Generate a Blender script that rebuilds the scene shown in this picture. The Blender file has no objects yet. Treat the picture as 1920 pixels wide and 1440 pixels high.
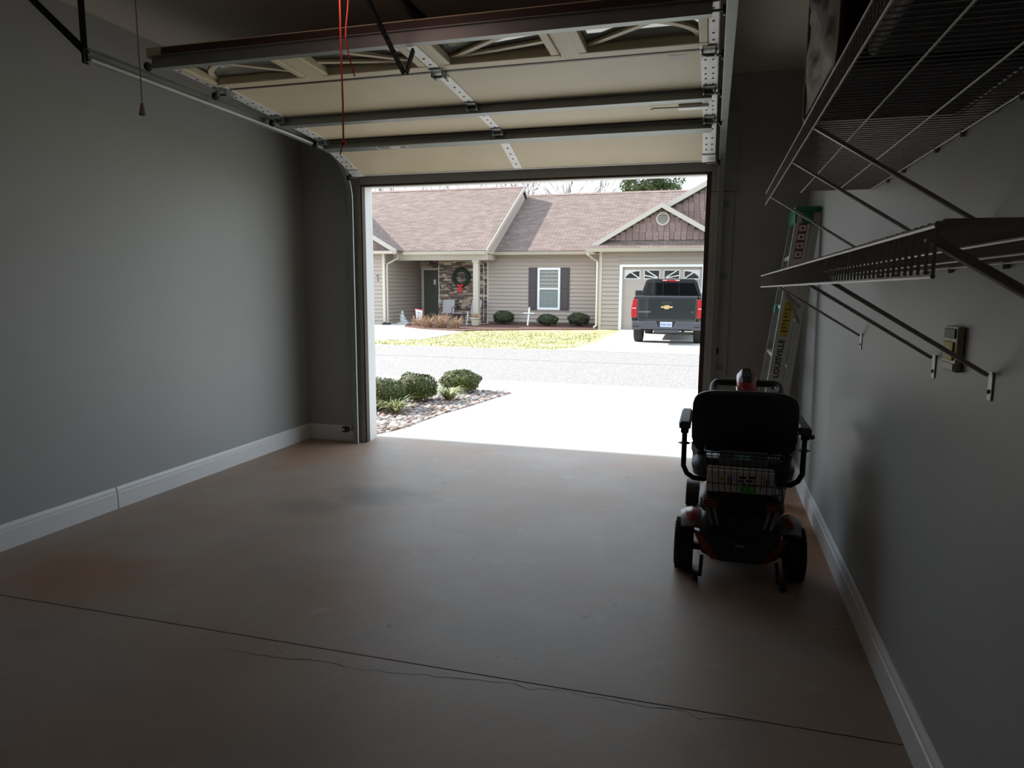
import bpy, bmesh, math, random
from mathutils import Vector, Matrix
random.seed(7)
C = bpy.context.scene.collection
S = bpy.context.scene
PI = math.pi

# ------------------------------------------------------------------ camera
CAMH, FPX, YAW, PITCH, ROLL = 1.3, 1300.36, 0.27832, 0.136615, 0.006533
_f = Vector((-math.sin(YAW)*math.cos(PITCH), math.cos(YAW)*math.cos(PITCH), -math.sin(PITCH)))
_r0 = Vector((math.cos(YAW), math.sin(YAW), 0)); _u0 = _r0.cross(_f)
_r = _r0*math.cos(ROLL)+_u0*math.sin(ROLL); _u = -_r0*math.sin(ROLL)+_u0*math.cos(ROLL)
cd = bpy.data.cameras.new('camera'); cam = bpy.data.objects.new('camera', cd); C.objects.link(cam)
cd.sensor_width = 36; cd.lens = FPX/1920*36; cd.clip_end = 400; cd.clip_start = .02
m = Matrix((_r, _u, -_f)).transposed().to_4x4(); m.translation = (0, 0, CAMH); cam.matrix_world = m
S.camera = cam
def ray(px, py): return _f+_r*((px-960)/FPX)-_u*((py-720)/FPX)
def onZ(px, py, z): d = ray(px, py); return Vector((0,0,CAMH))+d*((z-CAMH)/d.z)
def onY(px, py, y): d = ray(px, py); return Vector((0,0,CAMH))+d*(y/d.y)
def onX(px, py, x): d = ray(px, py); return Vector((0,0,CAMH))+d*(x/d.x)

# ------------------------------------------------------------------ sky, sun, exposure
w = bpy.data.worlds.new('sky'); S.world = w; w.use_nodes = True
bg = w.node_tree.nodes['Background']; bg.inputs[0].default_value = (0.76, 0.88, 1.0, 1); bg.inputs[1].default_value = 1.0
sl = bpy.data.lights.new('sun', 'SUN'); sl.energy = 5.0; sl.angle = .0095; sl.color = (1, .95, .87)
so = bpy.data.objects.new('sun', sl); C.objects.link(so)
so.rotation_euler = Vector((.86, -.027, -.5)).to_track_quat('-Z', 'Y').to_euler(); so.location = (-20, 10, 20)
S.view_settings.view_transform = 'Standard'; S.view_settings.look = 'None'
S.view_settings.exposure = 1.37; S.view_settings.gamma = 1; S.view_settings.use_curve_mapping = False

# ------------------------------------------------------------------ helpers
LOC = {}
def tag(o, label=None, cat=None, group=None, kind=None):
    if label: o['label'] = label
    if cat: o['category'] = cat
    if group: o['group'] = group
    if kind: o['kind'] = kind
    return o
def thing(name, label, cat, loc=(0,0,0), rz=0, group=None, local=False, kind=None):
    o = bpy.data.objects.new(name, None); C.objects.link(o); o.empty_display_size = .1
    o.location = loc; o.rotation_euler = (0, 0, rz)
    LOC[o] = Vector((0,0,0)) if local else Vector(loc)
    return tag(o, label, cat, group, kind)
class MB:
    def __init__(s): s.v = []; s.f = []; s.mi = []; s.m = 0
    def add(s, vs, fs):
        b = len(s.v); s.v += [Vector(v) for v in vs]
        for f in fs: s.f.append([b+i for i in f]); s.mi.append(s.m)
        return s
    def box(s, x0, x1, y0, y1, z0, z1):
        return s.add([(x,y,z) for z in (z0,z1) for y in (y0,y1) for x in (x0,x1)],
            [(0,2,3,1),(4,5,7,6),(0,1,5,4),(2,6,7,3),(0,4,6,2),(1,3,7,5)])
    def obox(s, c, ax, ay, az):      # half-axis vectors
        c, ax, ay, az = map(Vector, (c, ax, ay, az))
        return s.add([c+ax*i+ay*j+az*k for k in (-1,1) for j in (-1,1) for i in (-1,1)],
            [(0,2,3,1),(4,5,7,6),(0,1,5,4),(2,6,7,3),(0,4,6,2),(1,3,7,5)])
    def bar(s, p, q, w, h, up=(0,0,1)):
        p, q = Vector(p), Vector(q); d = (q-p).normalized(); a = d.cross(Vector(up))
        if a.length < 1e-4: a = d.cross(Vector((1,0,0)))
        a.normalize(); b = a.cross(d)
        return s.obox((p+q)/2, d*((q-p).length/2), a*(w/2), b*(h/2))
    def tube(s, path, r, n=8, close=False, cap=True):
        P = [Vector(p) for p in path]; N = len(P); rr = r if isinstance(r, (list,tuple)) else [r]*N
        rings = []; a = None
        for i in range(N):
            if close: d = P[(i+1)%N]-P[i-1]
            else: d = P[min(i+1,N-1)]-P[max(i-1,0)]
            d.normalize()
            if a is None:
                a = d.cross(Vector((0,0,1)))
                if a.length < .05: a = d.cross(Vector((1,0,0)))
            a = (a-d*a.dot(d)).normalized(); b = d.cross(a)
            rings.append([P[i]+(a*math.cos(2*PI*k/n)+b*math.sin(2*PI*k/n))*rr[i] for k in range(n)])
        vs = [v for R in rings for v in R]; fs = []
        for i in range(N if close else N-1):
            j = (i+1)%N
            for k in range(n): l = (k+1)%n; fs.append((i*n+k, i*n+l, j*n+l, j*n+k))
        if cap and not close: fs += [tuple(range(n))[::-1], tuple(range((N-1)*n, N*n))]
        return s.add(vs, fs)
    def lathe(s, prof, c, axis='z', n=24, cap=True):   # prof: (r, t)
        c = Vector(c); A = {'x':((0,1,0),(0,0,1),(1,0,0)), 'y':((0,0,1),(1,0,0),(0,1,0)), 'z':((1,0,0),(0,1,0),(0,0,1))}[axis]
        a, b, t = map(Vector, A); vs = []; fs = []
        for r, h in prof:
            for k in range(n): q = 2*PI*k/n; vs.append(c+a*r*math.cos(q)+b*r*math.sin(q)+t*h)
        M = len(prof)
        for i in range(M-1):
            for k in range(n): l = (k+1)%n; fs.append((i*n+k, i*n+l, (i+1)*n+l, (i+1)*n+k))
        if cap and prof[0][0] > 1e-4: fs.append(tuple(range(n))[::-1])
        if cap and prof[-1][0] > 1e-4: fs.append(tuple(range((M-1)*n, M*n)))
        return s.add(vs, fs)
    def prism(s, poly, off):       # polygon of 3D points extruded by off
        off = Vector(off); P = [Vector(p) for p in poly]; n = len(P)
        return s.add(P+[p+off for p in P], [tuple(range(n))[::-1], tuple(range(n,2*n))]+[(i,(i+1)%n,(i+1)%n+n,i+n) for i in range(n)])
    def loft(s, rings, cap=True):
        n = len(rings[0]); M = len(rings); fs = []
        for i in range(M-1):
            for k in range(n): l = (k+1)%n; fs.append((i*n+k, i*n+l, (i+1)*n+l, (i+1)*n+k))
        if cap: fs += [tuple(range(n))[::-1], tuple(range((M-1)*n, M*n))]
        return s.add([v for R in rings for v in R], fs)
    def ball(s, c, rx, ry, rz, sub=2, jit=0):
        bm = bmesh.new(); bmesh.ops.create_icosphere(bm, subdivisions=sub, radius=1); bm.verts.ensure_lookup_table()
        vs = []
        for v in bm.verts:
            j = 1+random.uniform(-jit, jit); vs.append((c[0]+v.co.x*rx*j, c[1]+v.co.y*ry*j, c[2]+v.co.z*rz*j))
        fs = [[q.index for q in f.verts] for f in bm.faces]; bm.free()
        return s.add(vs, fs)
    def mesh(s, name, mats, off=(0,0,0), smooth=False, fix=True):
        off = Vector(off); me = bpy.data.meshes.new(name)
        me.from_pydata([tuple(v-off) for v in s.v], [], s.f); 
        for mt in (mats if isinstance(mats, (list,tuple)) else [mats]): me.materials.append(mt)
        if isinstance(mats, (list,tuple)):
            for p, i in zip(me.polygons, s.mi): p.material_index = i
        if fix:
            bm = bmesh.new(); bm.from_mesh(me); bmesh.ops.recalc_face_normals(bm, faces=bm.faces); bm.to_mesh(me); bm.free()
        if smooth:
            for p in me.polygons: p.use_smooth = True
        me.update(); return me
    def build(s, name, mats, parent=None, smooth=False, bevel=0, seg=2, fix=True, auto=None):
        off = LOC.get(parent, Vector((0,0,0)))
        me = s.mesh(name, mats, off, smooth, fix)
        o = bpy.data.objects.new(name, me); C.objects.link(o); LOC[o] = off
        if parent: o.parent = parent
        if auto is not None:
            me.set_sharp_from_angle(angle=math.radians(auto)); 
            for p in me.polygons: p.use_smooth = True
        if bevel:
            b = o.modifiers.new('bevel', 'BEVEL'); b.width = bevel; b.segments = seg; b.limit_method = 'ANGLE'; b.angle_limit = math.radians(35)
        return o
def piece(name, me, parent, loc, scale=(1,1,1), rot=(0,0,0)):
    o = bpy.data.objects.new(name, me); C.objects.link(o); o.parent = parent
    o.location = Vector(loc)-LOC.get(parent, Vector((0,0,0))); o.scale = scale; o.rotation_euler = rot; return o
def struct(name, mb, mat, parent=None, label=None, **k):
    o = mb.build(name, mat, parent, **k)
    if not parent: tag(o, label, None, None, 'structure')
    return o
def text(body, name, mat, parent, M, size=1, ext=.002, bold=0):
    cu = bpy.data.curves.new('t', 'FONT'); cu.body = body; cu.size = size; cu.extrude = ext; cu.align_x = 'CENTER'; cu.align_y = 'CENTER'; cu.offset = bold
    cu.resolution_u = 3
    ob = bpy.data.objects.new('t', cu); C.objects.link(ob); bpy.context.view_layer.update()
    me = bpy.data.meshes.new_from_object(ob.evaluated_get(bpy.context.evaluated_depsgraph_get()))
    bpy.data.objects.remove(ob); bpy.data.curves.remove(cu)
    off = LOC.get(parent, Vector((0,0,0))); me.transform(Matrix.Translation(-off)@M)
    me.materials.clear(); me.materials.append(mat)
    o = bpy.data.objects.new(name, me); C.objects.link(o); o.parent = parent; LOC[o] = off; return o
def frame(o, x, y):      # matrix with given origin and x, y axes
    x = Vector(x).normalized(); y = Vector(y).normalized(); z = x.cross(y)
    M = Matrix((x, y, z)).transposed().to_4x4(); M.translation = Vector(o); return M
def copy_tree(o, parent=None):
    c = o.copy(); C.objects.link(c); c.parent = parent; LOC[c] = LOC.get(o, Vector((0,0,0)))
    for ch in list(o.children): copy_tree(ch, c)
    return c

# ------------------------------------------------------------------ materials
def M(name, col, rough=.6, metal=0, col2=None, scale=8, detail=4, bump=0, bscale=None, coords='Object', spec=None, stretch=None, thr=(.35,.65), alpha=1, emit=None, trans=0, coat=0):
    mt = bpy.data.materials.new(name); mt.use_nodes = True; nt = mt.node_tree; b = nt.nodes['Principled BSDF']
    b.inputs['Base Color'].default_value = (*col, 1); b.inputs['Roughness'].default_value = rough; b.inputs['Metallic'].default_value = metal
    if spec is not None: b.inputs['Specular IOR Level'].default_value = spec
    if trans: b.inputs['Transmission Weight'].default_value = trans
    if coat: b.inputs['Coat Weight'].default_value = coat
    if emit: b.inputs['Emission Color'].default_value = (*emit[0], 1); b.inputs['Emission Strength'].default_value = emit[1]
    if col2 or bump:
        tc = nt.nodes.new('ShaderNodeTexCoord'); out = tc.outputs[coords]
        if coords == 'World':
            pass
        if stretch:
            mp = nt.nodes.new('ShaderNodeMapping'); mp.inputs['Scale'].default_value = stretch; nt.links.new(out, mp.inputs[0]); out = mp.outputs[0]
    if col2:
        n = nt.nodes.new('ShaderNodeTexNoise'); n.inputs['Scale'].default_value = scale; n.inputs['Detail'].default_value = detail; nt.links.new(out, n.inputs['Vector'])
        r = nt.nodes.new('ShaderNodeValToRGB'); r.color_ramp.elements[0].position = thr[0]; r.color_ramp.elements[1].position = thr[1]
        r.color_ramp.elements[0].color = (*col, 1); r.color_ramp.elements[1].color = (*col2, 1)
        nt.links.new(n.outputs['Fac'], r.inputs[0]); nt.links.new(r.outputs[0], b.inputs['Base Color'])
    if bump:
        n2 = nt.nodes.new('ShaderNodeTexNoise'); n2.inputs['Scale'].default_value = bscale or scale*4; n2.inputs['Detail'].default_value = 3; nt.links.new(out, n2.inputs['Vector'])
        bp = nt.nodes.new('ShaderNodeBump'); bp.inputs['Strength'].default_value = bump; bp.inputs['Distance'].default_value = .01
        nt.links.new(n2.outputs['Fac'], bp.inputs['Height']); nt.links.new(bp.outputs[0], b.inputs['Normal'])
    return mt
def shingle(name, swap):
    mt = bpy.data.materials.new(name); mt.use_nodes = True; nt = mt.node_tree; b = nt.nodes['Principled BSDF']; b.inputs['Roughness'].default_value = .95
    g = nt.nodes.new('ShaderNodeNewGeometry'); sp = nt.nodes.new('ShaderNodeSeparateXYZ'); nt.links.new(g.outputs['Position'], sp.inputs[0])
    cb = nt.nodes.new('ShaderNodeCombineXYZ'); ml = nt.nodes.new('ShaderNodeMath'); ml.operation = 'MULTIPLY'; ml.inputs[1].default_value = 2.0
    nt.links.new(sp.outputs[2], ml.inputs[0]); nt.links.new(sp.outputs[1 if swap else 0], cb.inputs[0]); nt.links.new(ml.outputs[0], cb.inputs[1])
    br = nt.nodes.new('ShaderNodeTexBrick'); br.inputs['Scale'].default_value = 1; br.inputs['Brick Width'].default_value = .30; br.inputs['Row Height'].default_value = .085
    br.inputs['Mortar Size'].default_value = .009; br.inputs['Mortar Smooth'].default_value = .6; br.inputs['Bias'].default_value = 0
    br.inputs['Color1'].default_value = (.125,.09,.08,1); br.inputs['Color2'].default_value = (.19,.14,.125,1); br.inputs['Mortar'].default_value = (.06,.042,.038,1)
    nt.links.new(cb.outputs[0], br.inputs['Vector'])
    n = nt.nodes.new('ShaderNodeTexNoise'); n.inputs['Scale'].default_value = 3.0; n.inputs['Detail'].default_value = 6; nt.links.new(g.outputs['Position'], n.inputs['Vector'])
    mx = nt.nodes.new('ShaderNodeMixRGB'); mx.blend_type = 'OVERLAY'; mx.inputs[0].default_value = .28
    nt.links.new(br.outputs['Color'], mx.inputs[1]); nt.links.new(n.outputs['Fac'], mx.inputs[2]); nt.links.new(mx.outputs[0], b.inputs['Base Color'])
    bp = nt.nodes.new('ShaderNodeBump'); bp.inputs['Strength'].default_value = .6; bp.inputs['Distance'].default_value = .02; bp.invert = True
    nt.links.new(br.outputs['Fac'], bp.inputs['Height']); nt.links.new(bp.outputs[0], b.inputs['Normal'])
    return mt
K = {}
K['wall'] = M('sage_wall_paint', (.345,.355,.345), .48, col2=(.365,.375,.365), scale=1.5, bump=.03, bscale=180)
K['wallb'] = M('dark_back_wall', (.12,.11,.10), .8)  # unseen wall behind the camera, coloured dark to cut bounce light
K['ceil'] = M('ceiling_paint', (.50,.45,.39), .8, bump=.04, bscale=120)
K['white'] = M('white_trim_paint', (.72,.72,.72), .4)
K['tan'] = M('grey_tan_trim_paint', (.36,.35,.32), .5, col2=(.40,.39,.36), scale=6)
K['brown'] = M('brown_weatherstrip', (.05,.03,.022), .6)
K['door'] = M('door_cream_steel', (.66,.57,.39), .5, col2=(.70,.60,.41), scale=4, bump=.05, bscale=60)
K['doorout'] = M('door_brown_edge', (.055,.032,.022), .5)
K['galv'] = M('galvanized_steel', (.30,.32,.31), .48, .55, col2=(.27,.29,.28), scale=9, stretch=(.3,1,1))
K['galvp'] = M('bright_zinc_steel', (.80,.80,.80), .5, .25, col2=(.72,.73,.73), scale=20)
K['blackm'] = M('black_metal', (.012,.012,.013), .45, .3)
K['glass'] = M('dark_window_glass', (.02,.025,.03), .06, 0, spec=.8)
K['glassi'] = M('clear_pane', (.75,.8,.8), .03, 0, trans=.9)
K['red'] = M('red_cord', (.55,.05,.03), .6)
K['cord'] = M('tan_cord', (.25,.18,.13), .8)
K['wire'] = M('coated_wire', (.42,.40,.385), .4)
K['black'] = M('black_vinyl', (.008,.008,.009), .5)
K['blackp'] = M('black_plastic', (.012,.012,.014), .4)
K['padg'] = M('grey_armrest_foam', (.05,.05,.055), .55, spec=.6)
K['tire'] = M('tyre_rubber', (.02,.019,.018), .85, bump=.2, bscale=90)
K['redp'] = M('red_glossy_plastic', (.30,.008,.02), .25, coat=.4)
K['redr'] = M('red_reflector', (.16,.006,.008), .35)
K['silver'] = M('silver_plastic', (.20,.20,.215), .3, .3)
K['card'] = M('white_cardboard', (.60,.58,.57), .7)
K['green'] = M('green_label', (.12,.55,.05), .6)
K['teal'] = M('teal_plastic', (.03,.38,.30), .35)
K['clothg'] = M('grey_cloth', (.14,.145,.17), .8)
K['tealp'] = M('pale_teal_band', (.22,.62,.56), .5)
K['greenp'] = M('green_plastic', (.015,.16,.09), .5)
K['alu'] = M('ladder_aluminium', (.60,.60,.57), .45, .35, col2=(.52,.52,.50), scale=14)
K['yellow'] = M('yellow_sticker', (.55,.40,.02), .55, col2=(.46,.33,.02), scale=60)
K['redst'] = M('red_sticker', (.22,.03,.03), .55)
K['whitest'] = M('white_sticker', (.68,.66,.64), .55)
K['ink'] = M('black_ink', (.01,.01,.01), .6)
K['bag'] = M('black_bag_nylon', (.010,.010,.010), .6)
K['bagside'] = M('bag_crinkled_side', (.010,.009,.007), .30, 0, col2=(.10,.08,.05), scale=9, stretch=(1,.5,.8), spec=.35, bump=.3, bscale=30, thr=(.46,.60))
K['trimb'] = M('bag_piping', (.10,.085,.06), .35)
K['cream'] = M('cream_plastic', (.55,.47,.30), .35, col2=(.35,.30,.24), scale=25)
# floor
def floor_mat():
    mt = M('stained_concrete', (.33,.232,.168), .51, col2=(.37,.305,.265), scale=1.1, detail=8, bump=.06, bscale=40, thr=(.34,.62))
    nt = mt.node_tree; b = nt.nodes['Principled BSDF']; base = b.inputs['Base Color'].links[0].from_socket
    g = nt.nodes.new('ShaderNodeNewGeometry')
    def stain(prev, col, scale, lo, hi, fac, off):
        n = nt.nodes.new('ShaderNodeTexNoise'); n.inputs['Scale'].default_value = scale; n.inputs['Detail'].default_value = 5
        mp = nt.nodes.new('ShaderNodeMapping'); mp.inputs['Location'].default_value = off; nt.links.new(g.outputs['Position'], mp.inputs[0]); nt.links.new(mp.outputs[0], n.inputs['Vector'])
        r = nt.nodes.new('ShaderNodeValToRGB'); r.color_ramp.elements[0].position = lo; r.color_ramp.elements[1].position = hi
        r.color_ramp.elements[1].color = (fac,fac,fac,1); nt.links.new(n.outputs['Fac'], r.inputs[0])
        mx = nt.nodes.new('ShaderNodeMixRGB'); nt.links.new(r.outputs[0], mx.inputs[0]); nt.links.new(prev, mx.inputs[1]); mx.inputs[2].default_value = (*col, 1); return mx.outputs[0]
    o = stain(base, (.33,.14,.06), .9, .54, .76, .6, (3,1,0))
    o = stain(o, (.26,.235,.225), 2.6, .50, .75, .6, (9,4,0))
    o = stain(o, (.42,.40,.38), 7, .62, .8, .5, (1,14,0))
    o = stain(o, (.09,.07,.06), 11, .70, .74, .6, (5,2,0))
    # orange patch along the right wall, then orange and dark stain patches
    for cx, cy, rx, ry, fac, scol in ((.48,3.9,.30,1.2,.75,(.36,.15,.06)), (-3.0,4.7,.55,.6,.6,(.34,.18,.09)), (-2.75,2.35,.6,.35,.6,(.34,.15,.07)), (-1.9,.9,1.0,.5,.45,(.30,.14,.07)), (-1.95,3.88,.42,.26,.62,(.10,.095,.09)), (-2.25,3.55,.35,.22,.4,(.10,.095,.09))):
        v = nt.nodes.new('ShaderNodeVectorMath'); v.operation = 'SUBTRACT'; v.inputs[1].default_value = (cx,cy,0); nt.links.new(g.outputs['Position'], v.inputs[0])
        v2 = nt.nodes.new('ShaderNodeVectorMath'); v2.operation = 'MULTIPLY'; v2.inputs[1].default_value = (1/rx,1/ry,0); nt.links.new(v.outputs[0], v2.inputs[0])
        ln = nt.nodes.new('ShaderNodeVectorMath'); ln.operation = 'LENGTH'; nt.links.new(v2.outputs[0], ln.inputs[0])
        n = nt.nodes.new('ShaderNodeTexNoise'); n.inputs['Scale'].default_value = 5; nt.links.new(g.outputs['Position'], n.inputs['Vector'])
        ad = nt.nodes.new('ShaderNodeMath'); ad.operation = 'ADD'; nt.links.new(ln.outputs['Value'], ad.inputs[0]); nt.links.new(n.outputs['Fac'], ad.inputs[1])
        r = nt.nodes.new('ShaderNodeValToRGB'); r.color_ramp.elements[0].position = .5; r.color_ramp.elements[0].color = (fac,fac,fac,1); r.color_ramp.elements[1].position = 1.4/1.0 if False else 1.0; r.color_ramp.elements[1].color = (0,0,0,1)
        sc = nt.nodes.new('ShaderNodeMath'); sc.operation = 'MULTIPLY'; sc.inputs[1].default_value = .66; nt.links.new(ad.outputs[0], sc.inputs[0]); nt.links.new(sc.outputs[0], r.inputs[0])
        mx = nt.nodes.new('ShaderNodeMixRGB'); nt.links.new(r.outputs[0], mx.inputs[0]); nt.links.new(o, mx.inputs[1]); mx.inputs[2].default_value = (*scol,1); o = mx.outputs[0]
    nt.links.new(o, b.inputs['Base Color'])
    return mt
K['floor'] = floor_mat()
K['conc'] = M('pale_concrete', (.50,.485,.45), .9, col2=(.56,.545,.51), scale=2, detail=8, bump=.1, bscale=60)
K['asph'] = M('aged_asphalt', (.15,.14,.138), .95, col2=(.27,.255,.25), scale=45, detail=4, bump=.4, bscale=90, thr=(.38,.64))
K['grass'] = M('winter_lawn', (.20,.21,.07), .95, col2=(.46,.42,.24), scale=3, detail=8, bump=.6, bscale=60)
K['blade'] = M('grass_blades', (.15,.19,.045), .9, col2=(.44,.40,.22), scale=2)
K['mulch'] = M('red_brown_mulch', (.055,.022,.018), .95, col2=(.12,.055,.04), scale=30, bump=1, bscale=40)
K['soil'] = M('bed_soil', (.10,.075,.06), .95, col2=(.17,.13,.11), scale=20, bump=.6)
K['rockA'] = M('river_rock_grey', (.17,.155,.155), .8, col2=(.24,.215,.21), scale=9)
K['rockB'] = M('river_rock_tan', (.26,.20,.165), .8, col2=(.34,.28,.24), scale=9)
K['rockC'] = M('river_rock_brown', (.16,.10,.085), .8, col2=(.22,.155,.13), scale=9)
K['rockD'] = M('river_rock_pale', (.36,.32,.30), .8, col2=(.44,.40,.38), scale=9)
K['leaf'] = M('boxwood_leaf', (.040,.062,.007), .65, col2=(.085,.11,.015), scale=5)
K['leafd'] = M('dark_shrub_leaf', (.018,.035,.014), .65, col2=(.035,.06,.02), scale=5)
K['twig'] = M('twig_brown', (.10,.055,.03), .9)
K['lirio'] = M('strap_leaf', (.20,.26,.08), .6, col2=(.46,.45,.26), scale=12)
K['straw'] = M('dry_straw', (.44,.31,.20), .85, col2=(.25,.15,.10), scale=20)
K['siding'] = M('taupe_vinyl_siding', (.355,.30,.258), .6)
K['vtrim'] = M('cream_vinyl_trim', (.50,.45,.38), .55)
K['gut'] = M('gutter_almond', (.42,.375,.32), .45)
K['shake'] = M('brown_shake', (.16,.105,.095), .85, col2=(.21,.145,.13), scale=4)
K['shutter'] = M('plum_brown_shutter', (.058,.045,.05), .55)
K['wh'] = M('white_vinyl', (.80,.80,.82), .4)
K['blind'] = M('grey_green_blind_glass', (.17,.215,.21), .4, spec=.4)
K['gdoor'] = M('sand_garage_door', (.37,.32,.285), .5)
K['gdoorw'] = M('garage_door_window_frame', (.62,.58,.55), .5)
K['entry'] = M('dark_green_door', (.075,.075,.055), .4)
K['stA'] = M('stone_tan', (.34,.26,.18), .85); K['stB'] = M('stone_brown', (.17,.115,.085), .85); K['stC'] = M('stone_dark', (.085,.065,.06), .85); K['stD'] = M('stone_buff', (.44,.37,.29), .85)
K['paint'] = M('dark_graphite_car_paint', (.028,.034,.036), .25, .5, coat=.8)
K['carglass'] = M('tinted_car_glass', (.008,.008,.009), .05, spec=.8)
K['tail'] = M('tail_lamp_red', (.36,.008,.014), .25, coat=.4)
K['bump'] = M('bumper_charcoal', (.05,.053,.065), .45)
K['gold'] = M('gold_emblem', (.62,.46,.20), .35, .6)
K['chrome'] = M('chrome', (.7,.7,.72), .15, 1)
K['plate'] = M('licence_plate_white', (.42,.46,.54), .4)
K['blue'] = M('plate_blue', (.05,.10,.30), .5)
K['wreath'] = M('wreath_green', (.008,.022,.012), .8)
K['bow'] = M('red_bow', (.55,.012,.015), .6)
K['mesh'] = M('grey_sling_fabric', (.36,.33,.34), .8)
K['stone'] = M('white_statue_stone', (.55,.54,.53), .8, col2=(.42,.41,.41), scale=14)
K['terra'] = M('pale_planter', (.50,.45,.34), .8)
K['pineleaf'] = M('pine_needles', (.05,.07,.025), .8, col2=(.09,.11,.04), scale=2)
K['bark'] = M('grey_bark', (.17,.14,.125), .9)
K['roofX'] = shingle('roof_shingle_front', False); K['roofY'] = shingle('roof_shingle_cross', True)

# ================================================================== THE GARAGE
XL, XR, YF, YB, ZC = -3.325, .603, 5.22, -1.9, 2.77      # left wall, right wall, front wall, back wall, ceiling
OL, OR, OH = -2.765, -.06, 2.115                           # door opening
fl = thing('floor', None, None, (0,0,0), kind='structure')
fl['label'] = 'stained brown concrete garage floor with a sawn joint'
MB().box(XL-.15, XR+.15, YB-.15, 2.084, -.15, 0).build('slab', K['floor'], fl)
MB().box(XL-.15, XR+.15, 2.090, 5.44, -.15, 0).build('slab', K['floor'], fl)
MB().box(XL, XR, 2.0838, 2.0902, -.15, -.006).build('joint_filler', K['ink'], fl)
def crack(pts, wd):
    P = []
    for a, b in zip(pts, pts[1:]):
        for t in range(5):
            q = Vector(onZ(*a, .0007)).lerp(onZ(*b, .0007), t/5); q.y += random.uniform(-.006,.006); P.append(q)
    P.append(onZ(*pts[-1], .0007)); mb = MB(); vs = []
    for i, q in enumerate(P):
        h = wd*(.4+.6*random.random())*min(1, .3+i/6, .3+(len(P)-1-i)/6); vs += [q+Vector((0,h,0)), q-Vector((0,h,0))]
    mb.add(vs, [(2*i, 2*i+1, 2*i+3, 2*i+2) for i in range(len(P)-1)]); return mb
crack([(396,1211),(472,1225),(541,1234),(600,1238),(664,1254),(760,1262),(860,1272),(960,1279),(991,1292),(1043,1292),(1089,1303),(1156,1313),(1206,1325),(1277,1331),(1310,1347),(1389,1350),(1431,1353)], .0016).build('crack', K['ink'], fl)
crack([(516,1204),(520,1216),(541,1234)], .0012).build('crack', K['ink'], fl)

struct('wall_left', MB().box(XL-.15, XL, YB-.15, YF+.16, 0, ZC), K['wall'], label='sage green painted wall of the garage on the left')
struct('wall_right', MB().box(XR, XR+.15, YB-.15, YF+.16, 0, ZC), K['wall'], label='sage green painted wall of the garage behind the wire shelves')
struct('wall_back', MB().box(XL, XR, YB-.15, YB, 0, ZC), K['wallb'], label='painted back wall of the garage')
struct('ceiling', MB().box(XL-.15, XR+.15, YB-.15, YF+.16, ZC, ZC+.15), K['ceil'], label='pale painted garage ceiling')
struct('wall_front', MB().box(XL, OL-.02, YF, YF+.15, 0, ZC).box(OR+.02, XR, YF, YF+.15, 0, ZC).box(OL-.02, OR+.02, YF, YF+.15, OH+.02, ZC), K['wall'], label='dark sage wall around the open garage doorway')
# outer face of the house and its eave
struct('wall_outside', MB().box(-9, OL-.02, YF+.151, YF+.17, -.2, 3.0).box(OR+.02, 4, YF+.151, YF+.17, -.2, 3.0).box(OL-.02, OR+.02, YF+.151, YF+.17, OH+.02, 3.0).box(-9, XL-.151, YF, YF+.15, -.2, 3.0).box(XR+.151, 4, YF, YF+.15, -.2, 3.0), K['siding'], label='outer siding of the garage house')
struct('eave_soffit', MB().box(-9, 4, YF+.171, 5.735, 2.68, 2.80).box(-9, 4, 5.60, 5.735, 2.80, 2.95), K['gut'], label='overhanging eave above the garage doorway')
# jambs, casing
struct('trim_1', MB().box(OL-.02, OL, YF+.035, YF+.17, 0, OH+.02).box(OL-.11, OL-.02, YF+.17, YF+.19, -.02, OH+.1), K['white'], label='white outer jamb on the left of the doorway')
struct('trim_2', MB().box(OR, OR+.02, YF+.035, YF+.17, 0, OH+.02).box(OR+.02, OR+.11, YF+.17, YF+.19, -.02, OH+.1), K['white'], label='outer jamb on the right of the doorway')
struct('trim_3', MB().box(OL, OR, YF+.035, YF+.17, OH, OH+.02).box(OL-.11, OR+.11, YF+.17, YF+.19, OH+.02, OH+.11), K['white'], label='outer head jamb above the doorway')
struct('trim_4', MB().box(OL-.11, OL-.006, YF-.018, YF, 0, 2.30), K['tan'], bevel=.002, label='grey casing board left of the doorway')
struct('trim_5', MB().box(OR+.02, .118, YF-.018, YF, 0, 1.98).box(OR+.02, .135, YF-.016, YF, 1.985, ZC-.25), K['tan'], bevel=.002, label='grey casing board right of the doorway')
struct('trim_6', MB().box(OL-.006, OR+.02, YF-.018, YF, OH+.006, 2.32), K['tan'], bevel=.002, label='grey head casing board above the doorway')
struct('trim_7', MB().box(OL-.006, OL+.006, YF-.018, YF+.034, 0, OH+.006).box(OR-.012, OR+.02, YF-.018, YF+.034, 0, OH+.006).box(OL+.006, OR-.012, YF-.018, YF+.034, OH-.008, OH+.006), K['brown'], label='dark brown weatherstrip lining the doorway')
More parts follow.
